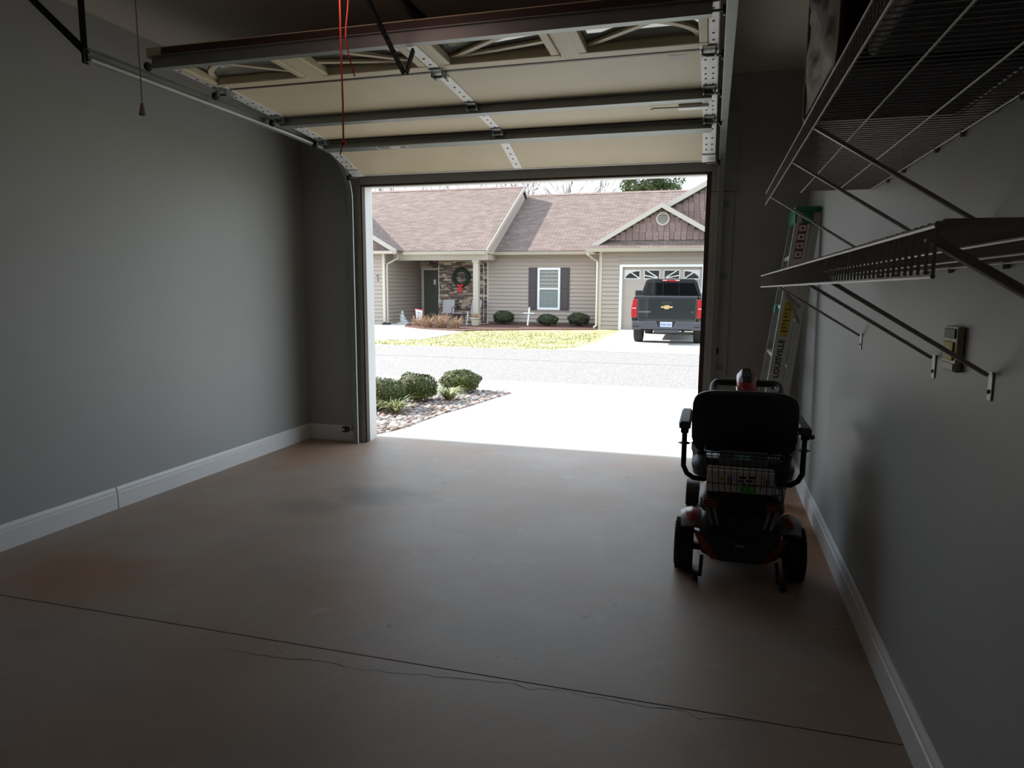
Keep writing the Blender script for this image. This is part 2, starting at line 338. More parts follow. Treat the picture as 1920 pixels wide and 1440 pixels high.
# baseboards with a moulded top
BBP = [(0,0),(.014,0),(.014,.093),(.010,.098),(.010,.112),(.004,.128),(0,.130)]
def bb(y0, y1, x, s): return MB().prism([(x+s*a, y0, z) for a, z in BBP], (0, y1-y0, 0))
bl = thing('baseboard_left', None, None, (XL,2,0), kind='structure'); bl['label'] = 'white baseboard along the left wall with an open joint'
jy = onX(221, 930, XL+.014).y
bb(YB, jy-.004, XL, 1).build('board', K['white'], bl); bb(jy+.004, YF-.014, XL, 1).build('board', K['white'], bl)
struct('baseboard_right', bb(YB, YF-.014, XR, -1), K['white'], label='white baseboard along the right wall')
bfr = thing('baseboard_front', None, None, (0,YF,0), kind='structure'); bfr['label'] = 'white baseboard along the front wall'
for x0, x1 in ((XL, OL-.11), (.118, XR)):
    MB().prism([(x0, YF-a, z) for a, z in BBP], (x1-x0, 0, 0)).build('board', K['white'], bfr)

# ------------------------------------------------------------------ overhead door, rolled up
DX0, DX1, DCX = -2.79, -.02, -1.425
SP = [(5.13,2.184),(4.61,2.351),(4.10,2.39),(3.56,2.423),(3.03,2.44)]
gd = thing('overhead_door', 'rolled-up cream sectional garage door with four windows under the ceiling', 'garage door', (DCX, 4.1, 2.4))
def secframe(i):
    a = Vector((0,)+SP[i]); b = Vector((0,)+SP[i+1]); t = (b-a).normalized(); n = Vector((0, t.z, -t.y))
    if n.z > 0: n = -n
    return a, t, n, (b-a).length
def sbox(mb, i, x0, x1, s0, s1, d0, d1):
    a, t, n, L = secframe(i)
    return mb.obox(Vector(((x0+x1)/2,0,0))+a+t*((s0+s1)/2)+n*((d0+d1)/2), ((x1-x0)/2,0,0), t*((s1-s0)/2), n*((d1-d0)/2))
def spt(i, x, s, d): a, t, n, L = secframe(i); return Vector((x,0,0))+a+t*s+n*d
def hat(i, s0, s1, dep):      # strut: hat channel
    mb = MB(); wdt = (s1-s0)
    sbox(mb, i, DX0+.03, DX1-.03, s0, s0+.004, 0, dep); sbox(mb, i, DX0+.03, DX1-.03, s1-.004, s1, 0, dep)
    sbox(mb, i, DX0+.03, DX1-.03, s0+.004, s1-.004, dep-.004, dep)
    sbox(mb, i, DX0+.03, DX1-.03, s0-.018, s0-.001, 0, .004); sbox(mb, i, DX0+.03, DX1-.03, s1+.001, s1+.018, 0, .004); return mb
WCX = [DX0+(DX1-DX0)*(k+.5)/4 for k in range(4)]
WS0, WS1, WHW = .10, .40, .27
def muntins(k, P):        # sunburst bars; P(u,v) with u in -1..1 across, v 0..1 bottom to top; returns list of polylines
    q = [(-1,1),(-1,0)]
    arc = lambda cx, sx: [(cx+sx*2*math.cos(t), 1.0*math.sin(t)) for t in [i*PI/2/10 for i in range(11)]]
    if k == 0: return [arc(1,-1), [(1,0),(-.2,.75)]]
    if k == 3: return [arc(-1,1), [(-1,0),(.2,.75)]]
    if k == 1: return [[(1,0),(-.7,1)], [(1,0),(-1,.38)]]
    return [[(-1,0),(.7,1)], [(-1,0),(1,.38)]]
for i in range(4):
    a, t, n, L = secframe(i); mb = MB(); g = .004
    if i < 3: sbox(mb, i, DX0, DX1, g, L-g, -.045, 0)
    else:
        sbox(mb, i, DX0, DX1, g, WS0, -.045, 0); sbox(mb, i, DX0, DX1, WS1, L, -.045, 0)
        xs = [DX0]+[v for c in WCX for v in (c-WHW, c+WHW)]+[DX1]
        for x0, x1 in zip(xs[::2], xs[1::2]): sbox(mb, i, x0, x1, WS0, WS1, -.045, 0)
    sec = mb.build('door_section', [K['door']], gd)
    e = MB(); sbox(e, i, DX0+.09, DX1-.09, L-.014 if i < 3 else L-.001, L+.004 if i < 3 else L+.002, -.044 if i < 3 else -.040, .003 if i < 3 else -.004); 
    e.build('section_edge', K['doorout'], sec)
    # end stiles, centre stile
    for x0, x1 in ((DX0+.004, DX0+.085), (DX1-.085, DX1-.004), (DCX-.032, DCX+.032)):
        mb = MB(); sbox(mb, i, x0, x1, .012, L-.012, 0, .005); 
        st = mb.build('stile', K['galvp'], sec)
        hb = MB()
        for s in ([.08,.16,.23,.31,.42] if i < 3 else [.05,.12,.2,.33,.46]):
            for xx in ([(x0+x1)/2] if x1-x0 < .07 else [x0+.022, x1-.022]):
                c = spt(i, xx, min(s, L-.05), .0055); a2, t2, n2, _ = secframe(i)
                ring = [c+Vector((math.cos(q*PI/4)*.006,0,0))+t2*(math.sin(q*PI/4)*.008) for q in range(8)]; hb.prism(ring, n2*.0015)
        hb.build('bolt_holes', K['ink'], sec)
    if i == 3:
        for k, cx in enumerate(WCX):
            fr = MB()
            for x0, x1, s0, s1 in ((cx-WHW-.03, cx+WHW+.03, WS0-.03, WS0+.012), (cx-WHW-.03, cx+WHW+.03, WS1-.012, WS1+.03), (cx-WHW-.03, cx-WHW+.012, WS0+.012, WS1-.012), (cx+WHW-.012, cx+WHW+.03, WS0+.012, WS1-.012)):
                sbox(fr, i, x0, x1, s0, s1, -.03, .012)
            wf = fr.build('window_frame', K['door'], sec, bevel=.006)
            p = MB(); sbox(p, i, cx-WHW, cx+WHW, WS0, WS1, -.036, -.033); p.build('pane', K['glassi'], wf) if False else p.build('pane', K['glassi'], sec)
            mu = MB()
            for pl in muntins(k, None):
                pts = [spt(i, cx+u*(WHW-.012), WS0+.012+v*(WS1-WS0-.024), -.022) for u, v in pl]
                for A, B in zip(pts, pts[1:]): mu.bar(A, B, .028, .012, up=n)
            mu.build('sunburst_muntin', K['door'], sec)
# struts
for i, s0, s1, dep in ((3, .49, .53, .055), (1, .445, .50, .05), (0, .455, .51, .05)):
    hat(i, s0, s1, dep).build('strut', K['galv'], gd)
# hinges at the joints, rollers at the ends
for i in (1, 2, 3):
    for x in (DX0+.045, DCX, DX1-.045):
        mb = MB(); a, t, n, L = secframe(i); mb.obox(spt(i, x, .03, .008), (.032,0,0), t*.035, n*.004); a0, t0, n0, L0 = secframe(i-1)
        mb.obox(spt(i-1, x, L0-.03, .008), (.032,0,0), t0*.035, n0*.004)
        for sx in (-.03, .03): mb.obox(spt(i, x+sx, 0, .022), (.003,0,0), t*.032, n*.016)
        mb.tube([spt(i, x-.036, 0, .028), spt(i, x+.036, 0, .028)], .007, 8)
        mb.build('hinge', K['galv'], gd)
for i, s in ((0,.03),(1,0),(2,0),(3,0),(3,.50)):
    for sx, x in ((-1, DX0), (1, DX1)):
        mb = MB(); c = spt(i, x, s, .032); mb.tube([c-Vector((sx*.06,0,0)), c+Vector((sx*.012,0,0))], .006, 8); mb.build('roller_stem', K['galv'], gd)
        mb = MB().lathe([(.001,-.009),(.020,-.009),(.023,0),(.020,.009),(.001,.009)], c+Vector((sx*.021,0,0)), 'x', 14); mb.build('roller', K['blackm'], gd, smooth=False)
# bottom brackets and stickers
for x in (DX0+.045, DX1-.045): mb = MB(); sbox(mb, 0, x-.045, x+.045, .0, .10, .006, .012); mb.build('corner_bracket', K['galvp'], gd)
mb = MB(); sbox(mb, 0, DX0, DX1, -.016, .003, -.045, .002); mb.build('bottom_seal', K['whitest'], gd, bevel=.004)
mb = MB(); sbox(mb, 2, -.255, -.165, .455, .495, .0, .0012); mb.build('sticker', K['whitest'], gd)
stk = MB(); sbox(stk, 0, -2.34, -2.10, .462, .503, .0505, .0520); stk = stk.build('strut_label', K['whitest'], gd)
a, t, n, L = secframe(0)
mb = MB(); [sbox(mb, 0, -2.33+q*.019, -2.317+q*.019, .485, .499, .0520, .0524) for q in range(5)]; mb.build('label_print', K['ink'], stk)
mb = MB()
for r_ in range(3): sbox(mb, 0, -2.33, -2.235, .467+r_*.005, .4685+r_*.005, .0520, .0524)
for r_ in range(12): sbox(mb, 0, -2.16+r_*.004, -2.158+r_*.004, .468, .496, .0520, .0524)
mb.build('label_print', K['ink'], stk)
# side lock with its cord by the right end
mb = MB(); sbox(mb, 1, DX1-.22, DX1-.05, .22, .27, .001, .02); mb.build('slide_lock', K['galvp'], gd, bevel=.003)
MB().tube([spt(1, DX1-.38, .25, .012), spt(1, DX1-.36, .28, .015), spt(1, DX1-.22, .27, .015)], .003, 6).build('lock_cord', K['ink'], gd)

# ------------------------------------------------------------------ door tracks
def track(name, x, s, label):      # s: +1 track opens towards +X (left track), -1 the other
    t = thing(name, label, 'door track', (x, 5.1, 0))
    path = [(5.165, .0)]+[(5.165, 1.0), (5.165, 1.95)]
    R = .36
    for k in range(1, 13): q = k/12*PI/2*.985; path.append((5.165-R+R*math.cos(q), 1.985+R*math.sin(q)))
    path += [(4.3, 2.355), (3.4, 2.358), (2.715, 2.36)]
    path = [Vector((0, y, z)) for y, z in path]; prof = [(-1,-.0275,.003), ]
    def strip(nm, x0, x1, d0, d1, mat):
        vs = []; fs = []
        for i, p in enumerate(path):
            d = (path[min(i+1, len(path)-1)]-path[max(i-1, 0)]).normalized(); n = Vector((0, d.z, -d.y))   # towards the room / down
            if i < 3: n = Vector((0,-1,0))
            elif n.y > .2 or n.z > .5: n = -n
            for xx, dd in ((x0,d0),(x1,d0),(x1,d1),(x0,d1)): vs.append(Vector((xx,0,0))+p+n*dd)
        for i in range(len(path)-1):
            for k in range(4): l = (k+1)%4; fs.append((i*4+k, i*4+l, i*4+4+l, i*4+4+k))
        fs += [(0,1,2,3), tuple(range((len(path)-1)*4, len(path)*4))]
        mb = MB().add(vs, fs); return mb
    web = strip('w', x-s*.026, x-s*.024, -.028, .028, None)
    fl1 = strip('f', min(x-s*.024, x+s*.012), max(x-s*.024, x+s*.012), .026, .028, None)
    fl2 = strip('f', min(x-s*.024, x+s*.012), max(x-s*.024, x+s*.012), -.028, -.026, None)
    web.add(fl1.v, fl1.f); web.add(fl2.v, fl2.f)
    lit_lip = strip('l', x+s*.012, x+s*.015, .017, .029, None); lit_lip.build('lit_lip', K['galvp'], t)  # edge coloured brighter than the rail, standing in for outdoor light on it
    web.build('rail', K['galv'], t)
    for z in (.12, .75, 1.4, 1.9):       # wall brackets
        mb = MB(); xx = x-s*.027; mb.box(min(xx, xx-s*.004), max(xx, xx-s*.004), 5.14, YF-.019, z-.022, z+.022); mb.box(min(xx, xx-s*.05), max(xx, xx-s*.05), YF-.024, YF-.019, z-.022, z+.022)
        mb.build('bracket', K['galv'], t, bevel=.001)
    hb = MB(); hx = x-s*.03
    hb.box(hx-.017, hx+.017, 2.72, 2.724, 2.33, ZC); hb.box(hx-.017, hx-.014, 2.724, 2.755, 2.33, ZC)
    hb.build('hanger', K['blackm'], t)
    mb = MB().bar((hx, 2.74, 2.37), (hx-s*.30, 2.50, ZC), .032, .004, up=(0,1,0)); mb.bar((hx-.0, 2.745, 2.385), (hx-s*.30, 2.505, ZC), .004, .03, up=(0,1,0))
    mb.build('brace', K['blackm'], t)
    return t
track('door_track', -2.825, 1, 'galvanized door track curving from the floor beside the left baseboard to the ceiling')
track('door_track', .018, -1, 'galvanized door track beside the right casing board, running back overhead')
# track-side photo eye near the floor
pe = thing('safety_sensor', 'small black safety sensor on a metal arm near the floor left of doorway', 'sensor', (-2.9, 5.16, .1))
MB().box(-2.94, -2.885, 5.10, 5.135, .098, .145).build('housing', K['blackm'], pe, bevel=.004)
MB().box(-2.886, -2.853, 5.128, 5.132, .11, .135).build('arm', K['galv'], pe)
MB().lathe([(.011,-.002),(.011,.004)], (-2.925, 5.099, .121), 'y', 12).build('lens', K['whitest'], pe)
ke = thing('wall_button', 'small dark button plate on the right casing board', 'button', (.045, YF-.02, .87))
MB().box(.036, .060, YF-.036, YF-.0185, .845, .89).build('housing', K['padg'], ke, bevel=.004)
MB().box(.041, .055, YF-.040, YF-.036, .86, .876).build('button_cap', K['blackm'], ke, bevel=.002)

# ------------------------------------------------------------------ door opener
op = thing('door_opener', 'ceiling-hung garage door opener with black arm, rail and lit lamp', 'door opener', (DCX+.02, 2.2, 2.5))
ox = -1.405
MB().box(ox-.18, ox+.18, 1.80, 2.34, 2.44, 2.66).build('motor_housing', K['blackp'], op, bevel=.03, seg=3)
K['lamp'] = M('lamp_lens', (.9,.8,.75), .4, emit=((1,.66,.60), 2.2))
MB().box(ox-.14, ox+.14, 2.342, 2.40, 2.375, 2.55).build('lamp_lens', K['lamp'], op, bevel=.02, seg=3)
MB().box(ox-.02, ox+.02, 2.36, 5.215, 2.565, 2.60).build('rail', K['blackm'], op)
MB().box(ox-.035, ox+.035, 2.44, 2.66, 2.535, 2.563).build('trolley', K['blackm'], op, bevel=.006)
a1 = onX(690, 0, ox); a2 = onX(757, 137, ox); a3 = onX(768, 97, ox)
top = a2+(a1-a2)*1.35; top.z = min(top.z, 2.545)
mb = MB().bar(top, a2, .024, .012, up=(1,0,0)); 
for k in range(6): q = a2.lerp(top, .12+.06*k); mb.bar(q+Vector((.004,0,0)), q+Vector((.012,0,0)), .010, .010)
mb.build('arm', K['blackm'], op)
MB().bar(a2+Vector((.014,0,0)), a3+Vector((.014,.01,.01)), .022, .010, up=(1,0,0)).build('curved_arm', K['blackm'], op)
for sx in (-.2, .2): MB().box(ox+sx*.8-.015, ox+sx*.8+.015, 1.95, 1.954, 2.66, ZC).build('hanger', K['galv'], op)
c0 = onX(637, 0, ox); c1 = onX(643, 240, ox); c2 = onX(644, 268, ox); c3 = onX(640, 283, ox)
MB().tube([Vector((ox, c0.y, 2.54)), Vector((ox, c0.y, 2.2)), Vector((ox, c0.y+.004, 2.0)), Vector((ox, c0.y, c2.z))], .0035, 6).build('release_cord', K['red'], op)
d0 = Vector((ox+.02, c0.y+.05, 2.54)); 
MB().tube([d0]+[onX(*q, ox) for q in ((652,12),(651,25),(649,45),(648,70),(652,92),(655,110),(660,125),(665,143))], .0032, 6).build('release_cord', K['red'], op)
MB().ball((ox, c0.y, c2.z), .010, .010, .012, 2).tube([(ox, c0.y, c2.z), (ox-.006, c0.y-.004, c2.z-.02), (ox-.012, c0.y-.006, c2.z-.045)], .003, 6).build('cord_knot', K['red'], op)
# attic pull cord
pc = thing('pull_cord', 'thin pull cord with a small grey tassel hanging in front of left wall', 'pull cord', (-2.14, 2.3, 2.77))
pcx = onY(268, 215, 2.3).x; pcz = onY(268, 215, 2.3).z
MB().tube([(pcx-.004, 2.3, ZC), (pcx, 2.3, pcz+.05)], .0022, 6).build('cord', K['cord'], pc)
MB().lathe([(.003,.05),(.006,.045),(.014,.008),(.013,0),(.001,0)], (pcx, 2.3, pcz-.005), 'z', 10).build('tassel', K['mesh'], pc, smooth=True)

# ------------------------------------------------------------------ wire shelves
def wire_shelf(name, z, y0, y1, label, braces, clipz):
    t = thing(name, label, 'shelf', (.4, (y0+y1)/2, z)); X0 = .2; X1 = XR-.006
    mb = MB(); n = int((y1-y0)/.0254)
    for k in range(n+1):
        y = y0+(y1-y0)*k/n
        mb.tube([(X1, y, z), (X0+.006, y, z), (X0, y, z-.006), (X0, y, z-.052)], .0017, 4, cap=False)
    o = mb.build('wire_grid', K['wire'], t); tag(o, None, None, None, 'stuff')
    for xx, zz in ((X0-.001, z-.0048), (X0-.001, z-.052), (X0+.136, z-.0055), (X0+.272, z-.0055), (X1-.003, z-.0055)):
        MB().tube([(xx, y0-.004, zz), (xx, y1+.004, zz)], .0025, 6).build('rail_rod', K['wire'], t)
    for y in braces:
        q = y; mb = MB().bar((X0+.004, q, z-.008), (XR-.012, q, clipz+.012), .018, .008, up=(0,1,0)) if False else MB().bar((X0+.006, q, z-.012), (XR-.010, q, clipz+.012), .016, .009)
        br = mb.build('brace', K['wire'], t, bevel=.002)
        mb = MB().box(XR-.004, XR-.0005, q-.012, q+.012, clipz-.045, clipz+.02); br2 = mb.build('foot_plate', K['galvp'], br, bevel=.002)
        MB().lathe([(.005,0),(.005,.003)], (XR-.0075, q, clipz-.025), 'x', 8).build('screw', K['ink'], br)
    k = 0; y = y0+.18
    while y < y1:
        mb = MB().box(XR-.012, XR-.0005, y-.004, y+.004, z-.018, z+.002); mb.build('wall_clip', K['wire'], t, bevel=.002); y += .36 if k % 2 else .22; k += 1
    return t
wire_shelf('wire_shelf', 1.71, .75, 3.18, 'upper coated wire shelf on the right wall carrying black bags', (1.87, 2.34, 3.17), 1.44)
wire_shelf('wire_shelf', 1.366, .75, 3.2, 'lower empty coated wire shelf on the right wall below the bags', (.80, 1.755, 2.167, 3.16), 1.105)
# bags on the upper shelf
def rrect(y0, y1, z0, z1, r, x, n=5):
    pts = []
    for cy, cz, a0 in ((y1-r, z1-r, 0), (y0+r, z1-r, 90), (y0+r, z0+r, 180), (y1-r, z0+r, 270)):
        for k in range(n+1): q = math.radians(a0+90*k/n); pts.append(Vector((x, cy+r*math.cos(q), cz+r*math.sin(q))))
    return pts
bg1 = thing('storage_bag', 'tall black zip bag with crinkled brown side panel at far end of upper shelf', 'bag', (.4, 1.8, 1.716))
by0, by1, bz0, bz1 = 1.50, 2.03, 1.725, 2.38
MB().loft([rrect(by0, by1, bz0, bz1, .06, x) for x in (.215, .55)]).build('bag_body', K['bag'], bg1, bevel=.012, seg=2)
pn = MB(); NU, NV = 16, 26; gp = []
for v in range(NV+1):
    for u in range(NU+1):
        yy, zz = by0+.02+(by1-by0-.04)*u/NU, bz0+.02+(bz1-bz0-.04)*v/NV
        ed = min(1, u/2, v/2, (NU-u)/2, (NV-v)/2)
        gp.append((.211-ed*(.006+.006*math.sin(9*zz+14*yy)+.005*math.sin(31*zz-23*yy+2)+random.uniform(-.004,.004)), yy, zz))
pn.add(gp, [(v*(NU+1)+u, v*(NU+1)+u+1, (v+1)*(NU+1)+u+1, (v+1)*(NU+1)+u) for v in range(NV) for u in range(NU)]).build('side_panel', K['bagside'], bg1, smooth=True)
for x in (.212, .55): MB().tube(rrect(by0, by1, bz0, bz1, .06, x), .007, 6, close=True).build('piping', K['trimb'], bg1, smooth=True)
for yy in (1.60, 1.86): MB().box(.26, .50, yy, yy+.035, bz0-.002, bz0+.003).build('webbing_strap', K['mesh'], bg1) if False else None
bg2 = thing('storage_box', 'plain black soft box nearer the camera on the upper shelf', 'box', (.4, 1.1, 1.716))
MB().loft([rrect(.80, 1.46, 1.716, 2.2, .03, x) for x in (.25, .56)]).build('box_body', K['bag'], bg2, bevel=.01)
MB().box(.245, .2495, .84, 1.42, 2.05, 2.075).build('zip', K['trimb'], bg2)

# ------------------------------------------------------------------ wall control on right wall
wc = thing('wall_control', 'cream plastic door control plate on right wall behind lower shelf brace', 'wall control', (XR, 2.0, 1.155))
MB().box(XR-.018, XR-.0005, 1.945, 2.045, 1.10, 1.214).build('plate', K['cream'], wc, bevel=.004)
MB().box(XR-.022, XR-.018, 1.955, 2.035, 1.183, 1.208).build('button', K['padg'], wc, bevel=.002)
MB().box(XR-.023, XR-.018, 1.96, 2.03, 1.128, 1.175).build('push_bar', K['yellow'], wc, bevel=.004)
MB().box(XR-.022, XR-.018, 1.95, 2.04, 1.103, 1.122).build('button', K['whitest'], wc, bevel=.002)

# ------------------------------------------------------------------ step ladder
ld = thing('step_ladder', 'aluminium step ladder with green cap leaning folded against the right wall', 'ladder', (.35, 4.75, 0))
def lx(z): return .262+(.467-.262)*z/1.76     # front edge of front rail
def lyn(z): return 4.45+.13*z/1.76
def lyf(z): return 5.08-.15*z/1.76
for ly, s in ((lyn, 1), (lyf, -1)):
    a, b = 0.0, 1.77
    mb = MB()
    A0, B0 = Vector((lx(a), ly(a), a)), Vector((lx(b), ly(b), b)); d = B0-A0; X = Vector((1,0,0)); Y = Vector((0,1,0))
    mb.obox((A0+B0)/2+X*.043, d/2, X*.043, Y*.0015)
    mb.obox((A0+B0)/2+X*.0015+Y*s*.014, d/2, X*.0015, Y*.014); mb.obox((A0+B0)/2+X*.0845+Y*s*.014, d/2, X*.0015, Y*.014)
    mb.build('front_rail', K['alu'], ld)
    mb = MB(); mb.obox((A0+B0)/2+X*.118+Y*s*.006, d/2, X*.020, Y*.0015); mb.obox((A0+B0)/2+X*.0985+Y*s*.016, d/2, X*.0015, Y*.010); mb.obox((A0+B0)/2+X*.1365+Y*s*.016, d/2, X*.0015, Y*.010)
    mb.build('rear_rail', K['alu'], ld)
    MB().box(lx(0)-.004, lx(0)+.09, ly(0)-.012, ly(0)+.02, 0, .05).build('foot', K['blackp'], ld, bevel=.004)
for k in range(5):
    z = .31+.30*k
    MB().box(lx(z)+.004, lx(z)+.082, lyn(z)+.003, lyf(z)-.003, z-.024, z).build('step', K['alu'], ld, bevel=.002)
    MB().tube([(lx(z)+.118, lyn(z)+.01, z-.1), (lx(z)+.118, lyf(z)-.01, z-.1)], .008, 8).build('rear_rung', K['alu'], ld)
MB().box(.455, .597, lyn(1.76)-.012, lyf(1.76)+.012, 1.765, 1.80).box(.455, .468, lyn(1.76)-.012, lyf(1.76)+.012, 1.70, 1.765).build('top_cap', K['greenp'], ld, bevel=.006)
MB().box(.50, .56, lyn(1.7)-.011, lyn(1.7)-.004, 1.70, 1.765).build('cap_bracket', K['greenp'], ld, bevel=.003)
sc_ = MB()
for q in (0, 1): zz = 1.18; sc_.bar((lx(zz)+.03+q*.01, lyn(zz)-.006-q*.003, zz+.10), (lx(zz)+.115, lyn(zz)-.008, zz+.02-q*.1), .014, .004, up=(0,1,0))
sc_.build('spreader', K['galv'], ld)
MB().ball((lx(1.18)-.004, 4.80, 1.185), .012, .03, .03, 2).build('hook_clip', K['teal'], ld, smooth=True)
def lface(z, u): return Vector((lx(z)+u, lyn(z)-.0032, z))
ldir = (Vector((lx(1), lyn(1), 1))-Vector((lx(0), lyn(0), 0))).normalized()
def lpanel(name, mat, z0, z1, u0, u1, parent, d=0):
    e = Vector((0,-.0008-d,0)); return MB().prism([lface(z0,u0)+e*0+Vector((0,-d,0)), lface(z0,u1)+Vector((0,-d,0)), lface(z1,u1)+Vector((0,-d,0)), lface(z1,u0)+Vector((0,-d,0))], (0,-.0008,0)).build(name, mat, parent)
lpanel('yellow_label', K['yellow'], 1.02, 1.23, .022, .068, ld); yl = ld.children[-1]
for k in range(7): lpanel('label_print', K['ink'], 1.05+k*.022, 1.056+k*.022, .028, .062-.01*(k%3), yl, .0009)
rl = lpanel('warning_label', K['redst'], 1.49, 1.70, .024, .070, ld)
for k in range(4): lpanel('label_print', K['whitest'], 1.498+k*.052, 1.533+k*.052, .028, .066, rl, .0009); lpanel('label_print', K['redst'], 1.507+k*.052, 1.523+k*.052, .040, .054, rl, .0018)
text('LOUISVILLE', 'lettering', K['ink'], ld, frame(lface(.885, .043)+Vector((0,-.001,0)), ldir, (-1,0,0)), .047, .0004, .0010)
tr = [lface(.70,.028), lface(.70,.060), lface(.735,.046)]; MB().prism([v+Vector((0,-.0005,0)) for v in tr], (0,-.0008,0)).build('logo_triangle', K['ink'], ld)

# ------------------------------------------------------------------ mobility scooter, seen from behind
sx0, sy0 = .165, 3.255
sco = thing('mobility_scooter', 'red and black four-wheel mobility scooter parked facing the open doorway', 'scooter', (sx0, sy0, 0), local=True)
def wheel(x, y, r, wd, s):
    h = wd/2; mb = MB().lathe([(r*.62,-h),(r*.86,-h),(r*.96,-h*.8),(r,-h*.45),(r,h*.45),(r*.96,h*.8),(r*.86,h),(r*.62,h)], (x,y,r), 'x', 28, cap=False)
    for k in range(28):
        q = 2*PI*k/28
        for u, dq in ((-h*.5, 0), (h*.5, PI/28)):
            c = Vector((x+u, y+(r+.001)*math.cos(q+dq), r+(r+.001)*math.sin(q+dq))); t = Vector((0,-math.sin(q+dq),math.cos(q+dq))); n = Vector((0,math.cos(q+dq),math.sin(q+dq)))
            mb.obox(c, (h*.38,0,0), t*.006, n*.0035)
    w_ = mb.build('wheel', K['tire'], sco, auto=40)
    MB().lathe([(.012,-h*.9),(r*.30,-h*.9),(r*.62,-h*.6),(r*.62,h*.6),(r*.30,h*.9),(.012,h*.9)], (x,y,r), 'x', 20).build('rim', K['silver'], w_, auto=40)
for s in (-1, 1): wheel(s*.243, 0, .115, .085, s); wheel(s*.225, .80, .095, .065, s)
# rear body
def rr2(w2, d0, d1, z, r=.05, n=4):
    pts = []
    for cx, cy, a0 in ((w2-r, d1-r, 0), (-w2+r, d1-r, 90), (-w2+r, d0+r, 180), (w2-r, d0+r, 270)):
        for k in range(n+1): q = math.radians(a0+90*k/n); pts.append(Vector((cx+r*math.cos(q), cy+r*math.sin(q), z)))
    return pts
MB().loft([rr2(.125,-.10,.24,.085), rr2(.165,-.13,.26,.115), rr2(.175,-.135,.26,.19), rr2(.17,-.12,.25,.28), rr2(.15,-.09,.22,.32)]).build('rear_housing', K['blackp'], sco, auto=40)
MB().loft([rr2(.165,-.10,.18,.305,.04), rr2(.185,-.115,.18,.33,.04), rr2(.18,-.105,.17,.365,.04), rr2(.15,-.08,.15,.385,.04)]).build('battery_pack', K['blackp'], sco, auto=40)
for s in (-1, 1):
    rings = []
    for k in range(9):       # fender arching over the rear wheel
        q = math.radians(48+k*13); rr = .156; c = Vector((0, rr*math.cos(q+0)*-1, .115+rr*math.sin(q)))
        w0 = .058-.010*abs(k-4)/4
        n = Vector((0,-math.cos(q),math.sin(q)))
        rings.append([Vector((s*.208,0,0))+c+Vector((dx,0,0))+n*dn for dx, dn in ((-w0,-.012),(-w0,.0),(-w0*.5,.014),(w0*.5,.014),(w0,.0),(w0,-.012),(0,-.002))])
    MB().loft(rings).build('fender', K['silver'], sco, auto=40)
    rings = []
    for k in range(5):
        q = math.radians(58+k*14); rr = .169; n = Vector((0,-math.cos(q),math.sin(q))); w0 = .030-.006*abs(k-2)
        c = Vector((s*.212, -rr*math.cos(q), .115+rr*math.sin(q))); rings.append([c+Vector((dx,0,0))+n*dn for dx, dn in ((-w0,-.006),(-w0,.002),(0,.006),(w0,.002),(w0,-.006))])
    MB().loft(rings).build('fender_cap', K['redp'], sco, auto=40)
    # slanted silver side panels, red reflectors, red chevron bumpers
    MB().prism([(s*.165,-.118,.345),(s*.140,-.118,.345),(s*.118,-.145,.262),(s*.130,-.145,.262)], (0,.02,0)).build('side_fin', K['silver'], sco)
    MB().prism([(s*.130,-.118,.345),(s*.112,-.118,.345),(s*.093,-.145,.262),(s*.103,-.145,.262)], (0,.02,0)).build('side_fin', K['silver'], sco)
    MB().box(min(s*.10,s*.165), max(s*.10,s*.165), -.132, -.112, .338, .372).build('reflector', K['redr'], sco, bevel=.004)
    MB().prism([(s*.205,-.128,.225),(s*.160,-.150,.215),(s*.088,-.158,.105),(s*.118,-.150,.105),(s*.165,-.14,.15)], (0,.02,0)).build('bumper_wing', K['redr'], sco, bevel=.006)
    MB().bar((s*.15,-.02,.115), (s*.235,-.02,.115), .03, .03).build('axle', K['blackm'], sco)
    # anti-tip wheels
    MB().bar((s*.16,-.10,.10), (s*.165,-.165,.028), .016, .012).build('anti_tip_arm', K['blackm'], sco)
    MB().lathe([(.004,-.012),(.024,-.012),(.024,.012),(.004,.012)], (s*.185,-.165,.026), 'x', 14).build('anti_tip_wheel', K['blackp'], sco)
MB().prism([(-.16,-.152,.215),(.16,-.152,.215),(.088,-.160,.102),(-.088,-.160,.102)], (0,.025,0)).build('rear_bumper', K['blackp'], sco, bevel=.008)
MB().box(-.02,.02,-.156,-.1535,.175,.185).build('maker_badge', K['silver'], sco)
# deck, front cowl, tiller
MB().loft([rr2(.16,.2,.93,.07), rr2(.20,.2,.95,.085), rr2(.20,.2,.95,.105), rr2(.18,.22,.92,.115)]).build('floor_deck', K['blackp'], sco, auto=40)
MB().loft([rr2(.13,.70,.95,.11,.05), rr2(.16,.72,1.0,.17,.05), rr2(.13,.74,.98,.25,.05), rr2(.06,.78,.90,.33,.03)]).build('front_cowl', K['redp'], sco, auto=40)
for s in (-1, 1):
    rings = []
    for k in range(7):
        q = math.radians(0+k*30); rr = .115; n = Vector((0,-math.cos(q),math.sin(q))); c = Vector((s*.225, .80-rr*math.cos(q), .095+rr*math.sin(q)))
        rings.append([c+Vector((dx,0,0))+n*dn for dx, dn in ((-.038,-.006),(-.034,.006),(.034,.006),(.038,-.006))])
    MB().loft(rings).build('front_fender', K['blackp'], sco, auto=40)
MB().tube([(0,.84,.25),(.018,.79,.50),(.036,.745,.74)], [.03,.024,.024], 12).build('tiller_post', K['blackm'], sco, smooth=True)
def pod(x, y0, y1, z0, z1, w0): return None
